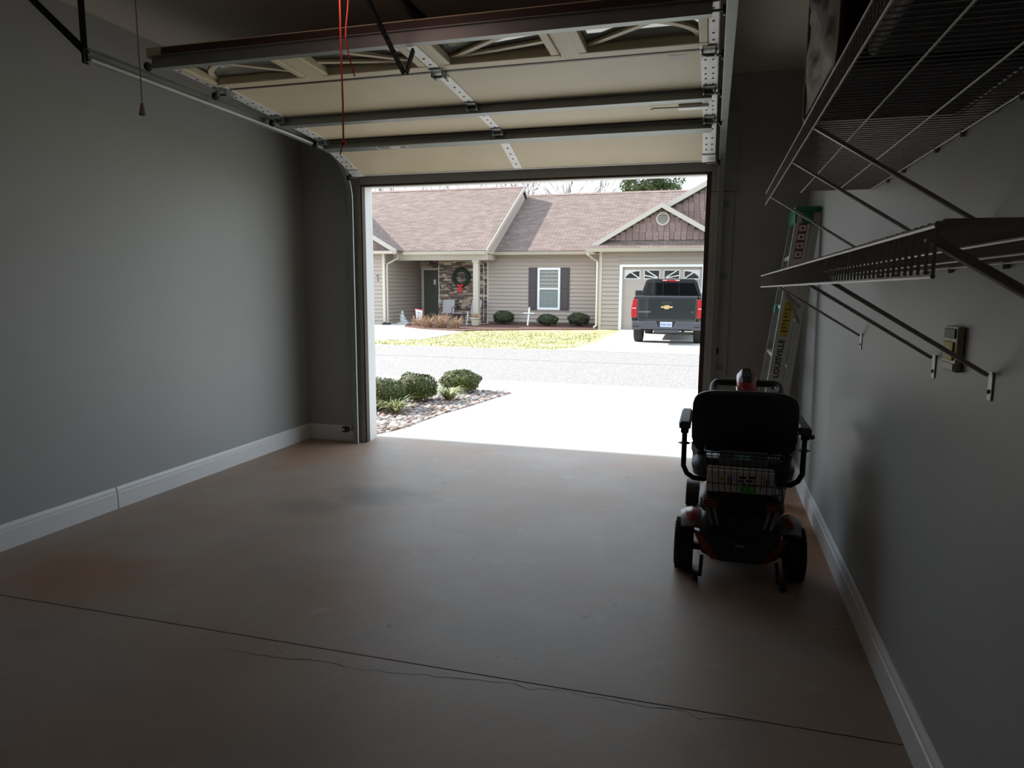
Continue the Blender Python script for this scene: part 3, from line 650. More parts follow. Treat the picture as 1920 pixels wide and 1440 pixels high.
MB().loft([[Vector((.036+x*wd, y, z)) for x, y, z in ((-1,yy,zz-.02),(-1,yy+.01,zz+.018),(-.55,yy+.015,zz+.04),(.55,yy+.015,zz+.04),(1,yy+.01,zz+.018),(1,yy,zz-.02),(.5,yy-.01,zz-.045),(-.5,yy-.01,zz-.045))] for yy, zz, wd in ((.66,.752,.030),(.68,.762,.048),(.73,.787,.054),(.79,.813,.050),(.82,.825,.034))]).build('tiller_head', K['redp'], sco, auto=50)
MB().loft([[Vector((.036+x*wd, y, z)) for x, y, z in ((-1,yy,zz),(1,yy,zz),(.8,yy,zz+.006),(-.8,yy,zz+.006))] for yy, zz, wd in ((.695,.801,.026),(.74,.828,.032),(.805,.859,.027))]).build('dash_panel', K['blackp'], sco)
for u, v in ((-.012,.3),(.010,.35),(0,.6),(-.014,.75),(.013,.7)):
    MB().ball((.036+u, .72+.08*v, .823+.03*v+.004), .0035, .0035, .004, 1).build('dash_light', K['whitest'], sco)
loop = []
for cx, a0 in ((.145, -90), (-.145, 90)):
    for k in range(9): q = math.radians(a0+180*k/8); loop.append(Vector((.036+cx+.030*math.cos(q), .715+.052*math.sin(q), .764+.026*math.sin(q))))
MB().tube(loop, .0195, 10, close=True).build('handlebar_loop', K['blackp'], sco, smooth=True)
# seat
MB().tube([(0,.10,.28),(0,.13,.44)], .025, 12).build('seat_post', K['blackm'], sco, smooth=True)
MB().loft([rr2(.16,-.02,.33,.435,.06), rr2(.215,-.06,.40,.455,.08), rr2(.225,-.07,.42,.50,.08), rr2(.20,-.04,.40,.535,.08)]).build('seat_cushion', K['black'], sco, auto=45)
def backring(t):      # lofted backrest, rounded top corners
    return None
rings = []
N = 28; Hh, Wd = .29, .232
for d, k in ((0,.90),(.016,1.0),(.05,1.0),(.066,.92)):
    ring = []
    for i in range(N):
        q = 2*PI*i/N; cx, cz = math.cos(q), math.sin(q); e = 2/5.0
        x = Wd*k*math.copysign(abs(cx)**e, cx); z = (Hh/2)*k*math.copysign(abs(cz)**e, cz)
        yb = .02-.0*z; ring.append(Vector((x, 0.02+d-.06*(z+Hh/2)+.0, .70+z)))
    rings.append(ring)
MB().loft(rings).build('backrest', K['black'], sco, auto=45)
for s in (-1, 1): MB().prism([(s*.19,.035,.55),(s*.232,.03,.60),(s*.232,.12,.55),(s*.222,.14,.50),(s*.19,.12,.50)], (-s*.03,0,0)).build('seat_hinge', K['blackm'], sco, bevel=.006)
for s in (-1, 1):
    x = s*.262
    MB().tube([(s*.10,.10,.425),(s*.17,.06,.415),(s*.215,.05,.42),(s*.245,.05,.44),(x,.05,.475),(x,.05,.53),(x,.05,.645)], .0125, 10).build('arm_tube', K['blackm'], sco, smooth=True)
    MB().lathe([(.014,-.006),(.030,0),(.014,.006)], (x,.05,.585), 'z', 12).build('arm_collar', K['blackm'], sco)
    MB().loft([[Vector((x+dx*k, yy, .675+dz*k)) for dx, dz in ((-.026,-.018),(-.028,.006),(-.018,.021),(.018,.021),(.028,.006),(.026,-.018))] for yy, k in ((.02,.85),(.035,1),(.38,1),(.395,.85))]).build('armrest_pad', K['padg'], sco, auto=50)
    MB().box(x-.018, x+.018, .03, .10, .635, .66).build('arm_bracket', K['blackm'], sco, bevel=.004)
MB().lathe([(.010,0),(.012,.004),(.012,.016),(.006,.022)], (.285,.07,.645), 'x', 10).build('arm_knob', K['redr'], sco)
# wire basket behind the seat
bx0, bx1, by0_, by1_, bz0_, bz1_ = -.165, .185, -.175, -.022, .392, .60
bk = MB()
def hoop(z, i=0): return [Vector((bx0+i,by0_+i,z)), Vector((bx1-i,by0_+i,z)), Vector((bx1-i,by1_-i,z)), Vector((bx0+i,by1_-i,z))]
for z, r_ in ((bz1_,.0035),(.585,.002),(.53,.002),(.46,.002),(bz0_,.0025)): 
    h = hoop(z, .018*(bz1_-z)/(bz1_-bz0_)); 
    for a, b in zip(h, h[1:]+h[:1]): bk.tube([a, b], r_, 5)
nx = 14
for k in range(nx): 
    x = bx0+(bx1-bx0)*k/(nx-1); xi = bx0+.018+(bx1-bx0-.036)*k/(nx-1)
    bk.tube([(x,by0_,bz1_),(xi,by0_+.018,bz0_),(xi,by1_-.018,bz0_),(x,by1_,bz1_)], .0017, 5)
for k in range(5):
    y = by0_+(by1_-by0_)*k/4; yi = by0_+.018+(by1_-by0_-.036)*k/4
    bk.tube([(bx0,y,bz1_),(bx0+.018,yi,bz0_),(bx1-.018,yi,bz0_),(bx1,y,bz1_)], .0017, 5)
tag(bk.build('basket', K['blackm'], sco), 'black wire basket')
MB().box(-.05,.05,-.03,.05,.40,.435).build('basket_bracket', K['blackm'], sco)
# what lies in the basket
cb = thing('cardboard_box', 'white printed cardboard box with a green label inside the scooter basket', 'box', (sx0, sy0-.10, .396), local=True)
MB().box(-.152,.130,-.045,.045,.022,.118).build('box_body', K['card'], cb, bevel=.004)
MB().box(-.015,.055,-.0465,-.0452,.025,.054).build('green_label', K['green'], cb)
mb = MB()
for a, b, c_, d_ in ((-.018,.012,.088,.098),(.022,.050,.090,.100),(-.022,.002,.072,.080),(.010,.040,.074,.083),(.0,.012,.060,.067),(.022,.060,.058,.064),(-.065,-.060,.060,.095),(-.052,-.048,.055,.09),(.085,.088,.06,.10),(.095,.098,.06,.09),(.105,.108,.065,.09)): mb.box(a,b,-.0465,-.0452,c_,d_)
mb.build('box_print', K['ink'], cb)
MB().box(-.098,-.082,-.0465,-.0452,.075,.088).build('box_print', K['yellow'], cb)
fd = thing('folded_cloth', 'grey and teal folded item standing behind the white box in basket', 'cloth', (sx0, sy0-.044, .396), local=True)
MB().loft([rr2(.105,-.008,.012,.0,.008,2), rr2(.11,-.009,.013,.10,.008,2), rr2(.10,-.006,.010,.185,.006,2)]).build('fold', K['clothg'], fd, auto=40)
MB().box(-.035,.035,-.0105,-.0085,.150,.172).build('teal_band', K['tealp'], fd)

# ================================================================== OUTSIDE: GROUND
def ground(name, pts, mat, label, thick=.12, sub=None):
    return struct(name, MB().prism([Vector(p)-Vector((0,0,thick)) for p in pts], (0,0,thick)), mat, label=label)
def zs(y):      # ground height: drive falls to the street, rises again to the house opposite
    return -.02-.17*min(max((y-5.44)/5.3, 0), 1) if y < 16.6 else -.19+.10*min((y-16.6)/7.4, 1)
def pz(px, py, dz=0):
    z = -.1
    for _ in range(12): z = zs(onZ(px, py, z).y)+dz
    return onZ(px, py, z)
edge = [(-2.93,5.456)]+[tuple(pz(*q)[:2]) for q in ((744,807),(788,792),(826,778),(878,763),(935,745),(957,738))]
edge += [(-2.75,9.35),(-3.4,9.75),(-4.6,9.9)]
drv = [(x, y, zs(y)) for x, y in edge]+[(-9,9.9,zs(9.9)),(-9,10.74,zs(10.74)),(4.0,10.74,zs(10.74)),(2.6,8.0,zs(8)),(2.6,5.456,zs(5.456))]
def sheet(name, pts, mat, label, thick=.15):    # triangulated polygon following zs
    bm = bmesh.new(); vs = [bm.verts.new(p) for p in pts]; f = bm.faces.new(vs); bmesh.ops.triangulate(bm, faces=[f])
    r = bmesh.ops.extrude_face_region(bm, geom=list(bm.faces)); 
    for v in [g for g in r['geom'] if isinstance(g, bmesh.types.BMVert)]: v.co.z -= thick
    bmesh.ops.recalc_face_normals(bm, faces=bm.faces); me = bpy.data.meshes.new(name); bm.to_mesh(me); bm.free(); me.materials.append(mat)
    o = bpy.data.objects.new(name, me); C.objects.link(o); LOC[o] = Vector((0,0,0)); return tag(o, label, None, None, 'structure')
struct('trim_8', MB().box(-2.93, .75, 5.4405, 5.4555, -.12, -.035), K['ink'], label='dark expansion joint between the garage slab and driveway')
sheet('driveway', drv, K['conc'], 'sunlit pale concrete driveway outside the doorway')
struct('bed_ground', MB().prism([(-9,5.41,-.25),(-2.3,5.41,-.25),(-2.3,9.9,-.37),(-9,9.9,-.37)], (0,0,.16)), K['soil'], label='soil under the river rock bed')
struct('side_ground', MB().prism([(2.62,5.41,-.25),(30,5.41,-.25),(30,10.74,-.34),(2.62,10.74,-.34)], (0,0,.17)).prism([(-40,5.41,-.25),(-9.01,5.41,-.25),(-9.01,10.74,-.34),(-40,10.74,-.34)], (0,0,.17)), K['grass'], label='lawn beside the driveway')
struct('street', MB().box(-60, 60, 10.74, 16.62, -.35, -.19), K['asph'], label='grey asphalt street crossing in front of the houses')
struct('street_seam', MB().box(-60, 60, 14.05, 14.075, -.19, -.188), K['soil'], label='tar seam along the street')
lawn = [(-60,16.62),(60,16.62),(60,24.0),(60,90),(-60,90),(-60,24.0)]
struct('lawn', MB().prism([(x, y, zs(y)-.3) for x, y in lawn[:3]+lawn[5:]], (0,0,.3)).prism([(x, y, -.39) for x, y in ((-60,24),(60,24),(60,90),(-60,90))], (0,0,.3)), K['grass'], label='patchy winter lawn in front of the house opposite')
# opposite driveways
rd = [(-3.75,16.6),(-3.15,17.6),(-2.98,19),(-2.98,24.4),(1.2,24.4),(1.2,19),(1.5,17.4),(2.2,16.6)]
sheet('driveway_opposite', [(x, y, zs(y)+.012) for x, y in rd], K['conc'], 'pale concrete driveway under the pickup truck')
lp = [tuple(pz(*q)[:2]) for q in ((690,638),(790,637.5),(826,631),(872,622),(850,618.5),(800,615),(766,609.5))]
lp += [(-11.2,24.6),(-9.1,25.3),(-8.2,25.3),(-8.2,28.0),(-12.0,28.0),(-12.0,24.25),(-17,24.25),(-17,lp[0][1])]
sheet('walkway', [(x, y, zs(y)+.013) for x, y in lp], K['conc'], 'pale concrete walk and driveway at the porch')
mp_ = [tuple(pz(*q)[:2]) for q in ((758,613.5),(790,617.5),(860,622),(900,620),(1000,619),(1118,618.5))]
mulch = mp_+[(-3.95,26.3),(-8.25,26.3),(-8.6,25.2),(-9.3,25.0),(-11.2,24.5)]
sheet('mulch_bed', [(x, y, zs(y)+.03) for x, y in mulch], K['mulch'], 'red brown mulch bed along the house front')
# grass blades on the lawn opposite (nobody could count them)
gb = MB(); 
for _ in range(9000):
    x, y = random.uniform(-12.5,-3.2), random.uniform(16.62, 22.6)
    if x < -9.2 and y > 17.9: continue
    if y > 21.6 and random.random() < .5: continue
    z = zs(y); h = random.uniform(.02,.06); a = random.uniform(0,PI); dx, dy = .012*math.cos(a), .012*math.sin(a)
    gb.add([(x-dx,y-dy,z-.002),(x+dx,y+dy,z-.002),(x+random.uniform(-.02,.02),y+random.uniform(-.02,.02),z+h)], [(0,1,2)])
o = gb.build('lawn_grass', K['blade'], fix=False); tag(o, 'short patchy green and straw lawn grass across the street', 'grass', None, 'stuff')

# ------------------------------------------------------------------ river rock bed by the driveway
rb = thing('river_rock_bed', None, None, (-3.2,7,-.1), kind='structure'); rb['label'] = 'bed of rounded river rocks beside the driveway'
rockm = []
for mt in ('rockA','rockB','rockC','rockD','rockB','rockD'):
    b_ = MB().ball((0,0,0), 1, .72, .55, 2, .07); rockm.append(b_.mesh('river_rock', K[mt], smooth=True))
def edge_x(y):
    for (x0,y0),(x1,y1) in zip(edge, edge[1:]):
        if y0 <= y <= y1 and y1 > y0: return x0+(x1-x0)*(y-y0)/(y1-y0)
    return -2.6
spots = []
yy_ = 5.46
while yy_ < 9.75:
    k = 0
    while k*.078 < 2.6:
        y = yy_+random.uniform(-.022,.022); ex = edge_x(y) if y < 9.35 else -3.0-(y-9.35)*3
        spots.append((ex-.045-k*.078+random.uniform(-.02,.02), y, random.uniform(.034,.056))); k += 1
    yy_ += .072
spots.sort(key=lambda q: q[1]+.55*abs(q[0]-edge_x(q[1])))
rest = MB()
for i, (x, y, rad) in enumerate(spots):
    z = zs(y)+rad*.12-.012
    if i < 300: piece('river_rock', random.choice(rockm), rb, (x,y,z), (rad*1.15,rad*1.1,rad*1.0), (random.uniform(-.3,.3),random.uniform(-.3,.3),random.uniform(0,PI)))
    else:
        rest.m = random.randrange(4); rest.ball((x,y,z), rad*random.uniform(.85,1.2), rad*random.uniform(.75,1.0), rad*.55, 1, .06)
o = rest.build('river_rock_rest', [K['rockA'],K['rockB'],K['rockC'],K['rockD']], rb, smooth=True, fix=False); tag(o, None, None, None, 'stuff')

# ------------------------------------------------------------------ shrubs
def shrub(name, label, c, rx, ry, h, n, mat, ls, group, lump=.10, stems=5):
    t = thing(name, label, 'shrub', c, local=True, group=group); mb = MB(); ph = [random.uniform(0,6) for _ in range(6)]
    def R(d):
        return 1+lump*(math.sin(4*d.x+ph[0])*math.sin(5*d.y+ph[1])+.7*math.sin(7*d.z+ph[2]+3*d.x))+.0
    for _ in range(n):
        d = Vector((random.gauss(0,1), random.gauss(0,1), random.gauss(0,1))).normalized()
        if d.z < -.75: continue
        k = R(d)*random.uniform(.86,1.02); e = 2.6
        p = Vector((d.x*rx*k, d.y*ry*k, h*.52+d.z*h*.50*k)); p.z = max(p.z, .04+random.random()*.03)
        nrm = (d+Vector((random.gauss(0,.5),random.gauss(0,.5),random.gauss(0,.5)))).normalized()
        a = nrm.orthogonal().normalized(); a = (Matrix.Rotation(random.uniform(0,2*PI),3,nrm)@a); b = nrm.cross(a); l = ls*random.uniform(.7,1.3)
        mb.add([p-a*l, p+b*l*.55, p+a*l, p-b*l*.55], [(0,1,2,3)])
    mb.build('foliage', mat, t, fix=False)
    cm = MB().ball((0,0,h*.5), rx*.80, ry*.80, h*.42, 3, .05); cm.build('inner_twigs', K['twig'], t, smooth=True)
    st = MB()
    for _ in range(stems):
        a = random.uniform(0,2*PI); r_ = random.uniform(.02,.3); st.tube([(rx*r_*.4*math.cos(a), ry*r_*.4*math.sin(a), -.03), (rx*r_*math.cos(a)*1.6, ry*r_*math.sin(a)*1.6, h*.4)], .009, 5)
    st.build('stems', K['twig'], t); return t
GS = 'clipped boxwoods along the driveway'
for px, py, rx, h, lb in ((694,772,.30,.34,'clipped green boxwood half hidden behind the left door jamb'), (768,757,.27,.34,'clipped green boxwood between two others in the rock bed'), (856,739,.285,.31,'clipped green boxwood furthest along the rock bed towards the street')):
    c = pz(px, py); c.y += rx*.8; c.x -= .02; shrub('boxwood_shrub', lb, (c.x, c.y, zs(c.y)), rx, rx*1.02, h, 5200, K['leaf'], .014, GS)
GH = 'dark shrubs in the mulch bed opposite'
for px, py, rx, h, lb in ((940,610,.40,.52,'dark rounded shrub left of the white cross'), (1023,613,.40,.44,'dark low shrub just right of the white cross'), (1082,613.5,.40,.50,'dark rounded shrub nearest the gutter downspout of the garage wing')):
    c = pz(px, py); shrub('foundation_shrub', lb, (c.x, c.y+.3, zs(c.y)+.02), rx, rx, h, 2600, K['leafd'], .026, GH, .07)
def strap_clump(name, label, c, n, L, mat, cat='plant', up=.7, wd=.006, group=None, spread=.05):
    t = thing(name, label, cat, c, local=True, group=group); mb = MB()
    for _ in range(n):
        a = random.uniform(0,2*PI); l = L*random.uniform(.6,1.1); lift = up*random.uniform(.7,1.2); d = Vector((math.cos(a),math.sin(a),0)); s = Vector((-d.y,d.x,0))*wd
        o_ = Vector((random.uniform(-spread,spread), random.uniform(-spread,spread), -.01)); pts = []
        for k in range(5):
            q = k/4; pts.append(o_+d*l*q*(1-.35*lift)*1.0+Vector((0,0,l*lift*(q*1.5-q*q*(1.2-.35*lift)))))
        vs = []
        for k, p in enumerate(pts): ww = s*(1-.9*(k/4)**2); vs += [p-ww, p+ww]
        mb.add(vs, [(2*k,2*k+1,2*k+3,2*k+2) for k in range(4)])
    mb.build('blades', mat, t, fix=False); MB().ball((0,0,-.01), spread*.7, spread*.7, .02, 1).build('crown', K['twig'], t); return t
c = pz(742,775); strap_clump('lily_turf', 'green and cream strap-leaved clump in front of the half hidden boxwood', (c.x,c.y,zs(c.y)+.02), 150, .33, K['lirio'], wd=.007, group='strap-leaved clumps')
c = pz(842,750); strap_clump('lily_turf', 'yellowish strap-leaved clump between the second and third boxwoods', (c.x,c.y,zs(c.y)+.02), 150, .33, K['lirio'], wd=.007, group='strap-leaved clumps')
for px, py, L, n, lb in ((800,615,.62,90,'dry straw grass clump leaning at left of the porch bed'), (826,616,.72,110,'dry straw grass clump in the middle of the porch bed'), (852,617,.62,90,'dry straw grass clump in front of the patio chairs'), (783,612,.5,60,'small dry grass clump beside the garden flag')):
    c = pz(px, py); strap_clump('ornamental_grass', lb, (c.x, c.y, zs(c.y)+.03), int(n*1.9), L, K['straw'], 'grass', .95, .006, 'dry ornamental grasses at the porch', .16)

# ================================================================== THE HOUSE OPPOSITE
GZ = -.09
ho = thing('house', 'single-storey taupe siding house with brown shingle roofs across the street', 'house', (-7,26,GZ))
def lap(x0, x1, y, z0, z1, axis='y', s=-1, e=.145):     # lap siding: stepped courses with an undercut; axis y faces -Y, axis x faces X
    mb = MB(); z = z0
    while z < z1-.03:
        zt = min(z+e, z1); pr = [(.0,z),(.0,z+.024),(.036,z+.015),(.034,z+.022),(.006,zt)]
        vs = []
        for d, zz in pr:
            for q in (x0, x1): vs.append((q, y+s*d, zz) if axis == 'y' else (y+s*d, q, zz))
        mb.add(vs, [(2*k, 2*k+1, 2*k+3, 2*k+2) for k in range(len(pr)-1)]); z = zt
    return mb
def wallpart(mb, core=None): 
    return mb.build('siding_wall', K['siding'], ho, fix=False)
# solid cores keep daylight out of the building
core = MB(); core.box(-8.5,-3.8,26.31,34,GZ,2.6).box(-3.76,.30,24.36,34,GZ,2.6).box(.31,6.4,24.62,34,GZ,2.7).box(-17,-11.97,24.22,34,GZ,2.6).box(-11.96,-8.52,27.56,34,GZ,2.6).box(-10.64,-8.54,26.46,27.55,GZ,2.6)
core.build('wall_core', K['siding'], ho)
wallpart(lap(-8.53,-3.8,26.3,.0,2.62))
g0, g1, gy = -3.0, -.36, 24.2
wallpart(lap(-3.78,g0-.07,gy,GZ,2.62)); wallpart(lap(g1+.07,.32,gy,GZ,2.62)); wallpart(lap(g0-.07,g1+.07,gy,2.12,2.62))
wallpart(lap(.32,6.4,24.6,GZ,3.1))
wallpart(lap(gy,26.3,-3.78,GZ,2.62,'x',-1))
wallpart(lap(-17,-11.97,gy,GZ,2.62)); wallpart(lap(gy,27.5,-11.95,GZ,2.62,'x',1))
wallpart(lap(26.3,26.4,-8.53,0,2.62,'x',-1))
# corner posts
for x0, x1, y0, y1 in ((-3.80,-3.70,gy-.048,gy+.07), (-12.03,-11.93,gy-.048,gy+.07), (-8.56,-8.50,26.27,26.33), (.24,.34,gy-.048,gy+.07)):
    MB().box(x0,x1,y0,y1,GZ,2.62).build('corner_post', K['vtrim'], ho)
MB().box(-8.5,-3.8,26.27,26.34,-.2,0).build('foundation', K['soil'], ho)
# soffits, beam, post
MB().box(-8.4,-3.78,25.87,26.3,2.58,2.62).build('soffit', K['vtrim'], ho)
MB().box(-4.15,.7,23.75,24.2,2.58,2.62).build('soffit', K['vtrim'], ho)
MB().box(-11.95,-8.1,24.62,27.55,2.60,2.64).build('porch_ceiling', K['vtrim'], ho)
MB().box(-17,-11.4,23.75,24.2,2.58,2.62).build('soffit', K['vtrim'], ho)
bmm = MB(); bmm.box(-11.94,-8.14,24.9,25.06,2.37,2.60).build('porch_beam', K['vtrim'], ho)
bg_ = MB()
for k in range(30): x = -11.9+k*.128; bg_.box(x, x+.012, 24.893, 24.8995, 2.40, 2.58)
bg_.build('beam_grooves', K['siding'], ho)
MB().box(-11.94,-8.12,24.87,24.9,2.345,2.385).build('beam_trim', K['gut'], ho)
MB().box(-8.28,-8.14,25.06,26.3,2.37,2.60).build('porch_beam', K['siding'], ho)
MB().box(-8.66,-8.45,24.88,25.09,GZ+.03,2.34).box(-8.69,-8.42,24.85,25.12,2.26,2.34).box(-8.69,-8.42,24.85,25.12,GZ+.03,.08).build('porch_post', K['gut'], ho, bevel=.008)
# stone veneer
def stones(x0, x1, y, z0, z1, name, skip=None):
    mb = MB(); z = z0
    while z < z1-.02:
        h = random.choice((.03,.04,.05,.06,.08)); h = min(h, z1-z); x = x0
        while x < x1-.02:
            l = random.uniform(.10,.40); l = min(l, x1-x); d = random.uniform(.015,.06); mb.m = random.choice((0,0,1,1,2,2,3))
            if not (skip and x+l > skip[0] and x < skip[1] and z < skip[2]): mb.box(x+.004, x+l-.004, y-d, y+.02, z+.003, z+h-.003)
            x += l
        z += h
    o = mb.build(name, [K['stA'],K['stB'],K['stC'],K['stD']], ho, fix=False); tag(o, None, None, None, 'stuff')
    MB().box(x0, x1, y+.001, y+.05, z0, z1).build('mortar_bed', K['stC'], ho) if not skip else None
stones(-10.66,-8.57,26.42,GZ,2.6,'stone_veneer')
stones(-11.94,-10.6,27.52,GZ,2.6,'stone_veneer',(-11.85,-10.75,2.14))
# entry door
ed = MB().box(-11.74,-10.84,27.46,27.50,GZ,2.04).build('entry_door', K['entry'], ho)
for a, b, z0, z1 in ((-11.62,-11.34,.15,.9),(-11.24,-10.96,.15,.9),(-11.62,-11.34,1.05,1.9),(-11.24,-10.96,1.05,1.9)): MB().box(a,b,27.448,27.459,z0,z1).build('door_panel', K['entry'], ed, bevel=.01)
MB().box(-11.30,-11.20,27.44,27.447,1.45,1.66).build('door_notice', K['whitest'], ed)
dc = MB().box(-11.84,-11.745,27.44,27.51,GZ,2.05).box(-10.835,-10.74,27.44,27.51,GZ,2.05).box(-11.84,-10.74,27.44,27.51,2.05,2.14); dc.build('door_casing', K['vtrim'], ho)
for x in (-10.62,-8.72): MB().tube([(x+random.uniform(-.015,.015),26.345,.02+k*.13) for k in range(18)], .012, 5).build('light_string', K['wh'], ho)
text('C', 'house_letter', K['shutter'], ho, frame((-12.22,gy-.045,1.74),(1,0,0),(0,0,1)), .13, .006, .002)
text('2', 'house_letter', K['shutter'], ho, frame((-12.22,gy-.045,1.60),(1,0,0),(0,0,1)), .13, .006, .002)
# window with shutters
wx0, wx1, wz0, wz1, wy = -6.50, -5.61, .50, 2.10, 26.28
wn = MB().box(wx0,wx0+.08,wy-.05,wy,wz0,wz1).box(wx1-.08,wx1,wy-.05,wy,wz0,wz1).box(wx0+.08,wx1-.08,wy-.05,wy,wz0,wz0+.08).box(wx0+.08,wx1-.08,wy-.05,wy,wz1-.08,wz1).build('window', K['wh'], ho)
for z0, z1, dy in ((wz0+.08,(wz0+wz1)/2,.0),((wz0+wz1)/2,wz1-.08,.012)):
    MB().box(wx0+.08,wx1-.08,wy-.014+dy,wy-.010+dy,z0,z1).build('pane', K['blind'], wn)
    for k in (1,2): x = wx0+.08+(wx1-wx0-.16)*k/3; MB().box(x-.006,x+.006,wy-.019+dy,wy-.0145+dy,z0,z1).build('muntin', K['siding'], wn)
    MB().box(wx0+.08,wx1-.08,wy-.019+dy,wy-.0145+dy,(z0+z1)/2-.006,(z0+z1)/2+.006).build('muntin', K['siding'], wn)
MB().box(wx0+.07,wx1-.07,wy-.045,wy-.02,(wz0+wz1)/2-.025,(wz0+wz1)/2+.025).build('meeting_rail', K['wh'], wn)
for x0 in (wx0-.36, wx1+.005):
    sh = MB().box(x0,x0+.355,wy-.03,wy,wz0-.02,wz1+.01).build('shutter', K['shutter'], ho)
    for z0, z1 in ((wz0+.05,(wz0+wz1)/2-.05),((wz0+wz1)/2+.03,wz1-.06)): MB().box(x0+.06,x0+.295,wy-.045,wy-.031,z0,z1).build('raised_panel', K['shutter'], sh, bevel=.012)
# garage door opposite
gdo = MB().box(g0,g1,gy+.1,gy+.14,GZ,2.06).build('garage_door', K['gdoor'], ho)
gw = (g1-g0)/4
for k in range(4):
    z0 = GZ+.02+k*.53
    for j in range(4):
        if k < 3: MB().box(g0+j*gw+.07,g0+(j+1)*gw-.07,gy+.0975,gy+.0995,z0+.07,z0+.46).build('door_panel', K['gdoor'], gdo)
    if k: MB().box(g0,g1,gy+.097,gy+.0998,z0-.008,z0+.008).build('section_joint', K['siding'], gdo)
for j in range(4):
    cx = g0+gw*(j+.5); hw, z0, z1 = .24, 1.68, 1.94; fy = gy+.09
    MB().box(cx-hw-.03,cx+hw+.03,fy,fy+.009,z0-.03,z1+.03).build('window_frame', K['gdoorw'], gdo)
    MB().box(cx-hw,cx+hw,fy-.003,fy-.0005,z0,z1).build('pane', K['glass'], gdo)
    mu = MB()
    for pl in muntins(j, None):
        pts = [Vector((cx+u*hw, fy-.006, z0+v*(z1-z0))) for u, v in pl]
        for A, B in zip(pts, pts[1:]): mu.bar(A, B, .024, .006, up=(0,1,0)) if False else mu.bar(A, B, .006, .040, up=(0,0,1)) if abs((B-A).normalized().z) < .9 else mu.bar(A, B, .026, .006, up=(0,1,0))
        if j in (0,3) and len(pl) > 3:      # solid corner outside the arch
            xc = cx-hw if j == 0 else cx+hw
            for A, B in zip(pts, pts[1:]): mu.add([A, B, Vector((B.x, B.y, z1)), Vector((A.x, A.y, z1))], [(0,1,2,3)])
    mu.build('sunburst_muntin', K['gdoorw'], gdo)
MB().box(g0-.09,g0,gy-.048,gy+.1,GZ,2.06).box(g1,g1+.09,gy-.048,gy+.1,GZ,2.06).box(g0-.09,g1+.09,gy-.048,gy+.1,2.06,2.14).build('garage_door_trim', K['wh'], ho)
# roofs
def slope(pts, mat, th=.10, name='roof'):
    P = [Vector(p) for p in pts]; n = (P[1]-P[0]).cross(P[2]-P[0]).normalized()
    if n.z < 0: n = -n
    return MB().prism([p-n*th for p in P], n*th).build(name, mat, ho)
def roofX(x0, x1, ye, ze, yr, zr):
    slope([(x0,ye,ze),(x1,ye,ze),(x1,yr,zr),(x0,yr,zr)], K['roofX']); slope([(x0,yr,zr),(x1,yr,zr),(x1,2*yr-ye,ze),(x0,2*yr-ye,ze)], K['roofX'])
    MB().prism([(x0,yr-.13,zr-.055),(x0,yr,zr+.035),(x0,yr+.13,zr-.055)], (x1-x0,0,0)).build('ridge_cap', K['shake'], ho)
def roofY(xl, xr, ze, xm, zm, y0, y1):
    slope([(xl,y0,ze),(xm,y0,zm),(xm,y1,zm),(xl,y1,ze)], K['roofY']); slope([(xm,y0,zm),(xr,y0,ze),(xr,y1,ze),(xm,y1,zm)], K['roofY'])
roofX(-8.12,2.0,25.85,2.72,30.7,5.42)
roofX(-19,-8.06,24.6,2.69,29.9,5.68)
def rake(A, B, dr=.17, th=.03):
    A, B = Vector(A), Vector(B); MB().prism([A, B, B-Vector((0,0,dr)), A-Vector((0,0,dr))], (0,th,0) if abs(A.y-B.y) < .01 else (th,0,0)).build('rake_board', K['gut'], ho)
rake((-8.055,24.6,2.70),(-8.055,29.9,5.69)); rake((-8.055,29.9,5.69),(-8.055,35.2,2.70))
MB().prism([(-8.14,25.0,2.6),(-8.14,34.8,2.6),(-8.14,29.9,5.45)], (.03,0,0)).build('gable_wall', K['siding'], ho)
# right wing gables
small = dict(xl=-4.22, xr=.76, ze=2.70, xm=-1.73, zm=4.14)
roofY(-4.22,.76,2.70,-1.73,4.14,23.92,28.7)
rake((-4.22,23.89,2.71),(-1.73,23.89,4.15)); rake((-1.73,23.89,4.15),(.76,23.89,2.71))
bz = lambda x: 2.70+.553*(x+4.24)
roofY(-4.24,6.64,2.70,1.2,bz(1.2),24.3,33.5)
rake((-4.24,24.27,2.71),(1.2,24.27,bz(1.2)+.01),.19); rake((1.2,24.27,bz(1.2)+.01),(6.64,24.27,2.71),.19)
slope([(-4.18,23.72,2.665),(.72,23.72,2.665),(.72,24.16,2.95),(-4.18,24.16,2.95)], K['roofX'], .06)
shk = MB().box(-.5,.5,-.5,.5,-.5,.5).mesh('shake', K['shake'])
shk2 = MB().box(-.5,.5,-.5,.5,-.5,.5).mesh('shake', M('brown_shake_pale', (.20,.135,.125), .85, col2=(.25,.175,.16), scale=3))
def gable(poly, y, zlo, ok, x0, x1, rows, rowh, hole=None):
    gw_ = MB().prism(poly, (0,.05,0)).build('gable_wall', K['stC'], ho)
    for r_ in range(rows):
        x = x0-random.uniform(0,.1)
        while x < x1:
            l = random.uniform(.14,.24); xc = x+l/2; zb = zlo+r_*rowh; jz = random.uniform(-.012,.012)
            top = min(zb+rowh+.02, ok(xc)-.02)
            if top-zb > .04 and not (hole and (xc-hole[0])**2+(zb+rowh/2-hole[1])**2 < .03):
                h = top-zb; piece('shake', random.choice((shk,shk2)), gw_, (xc, y-.012-.004*(r_%2), zb+h/2+jz), (l-.014, .03, h), (-.03,0,0))
            x += l
sm = lambda x: 4.0-.58*abs(x+1.73)
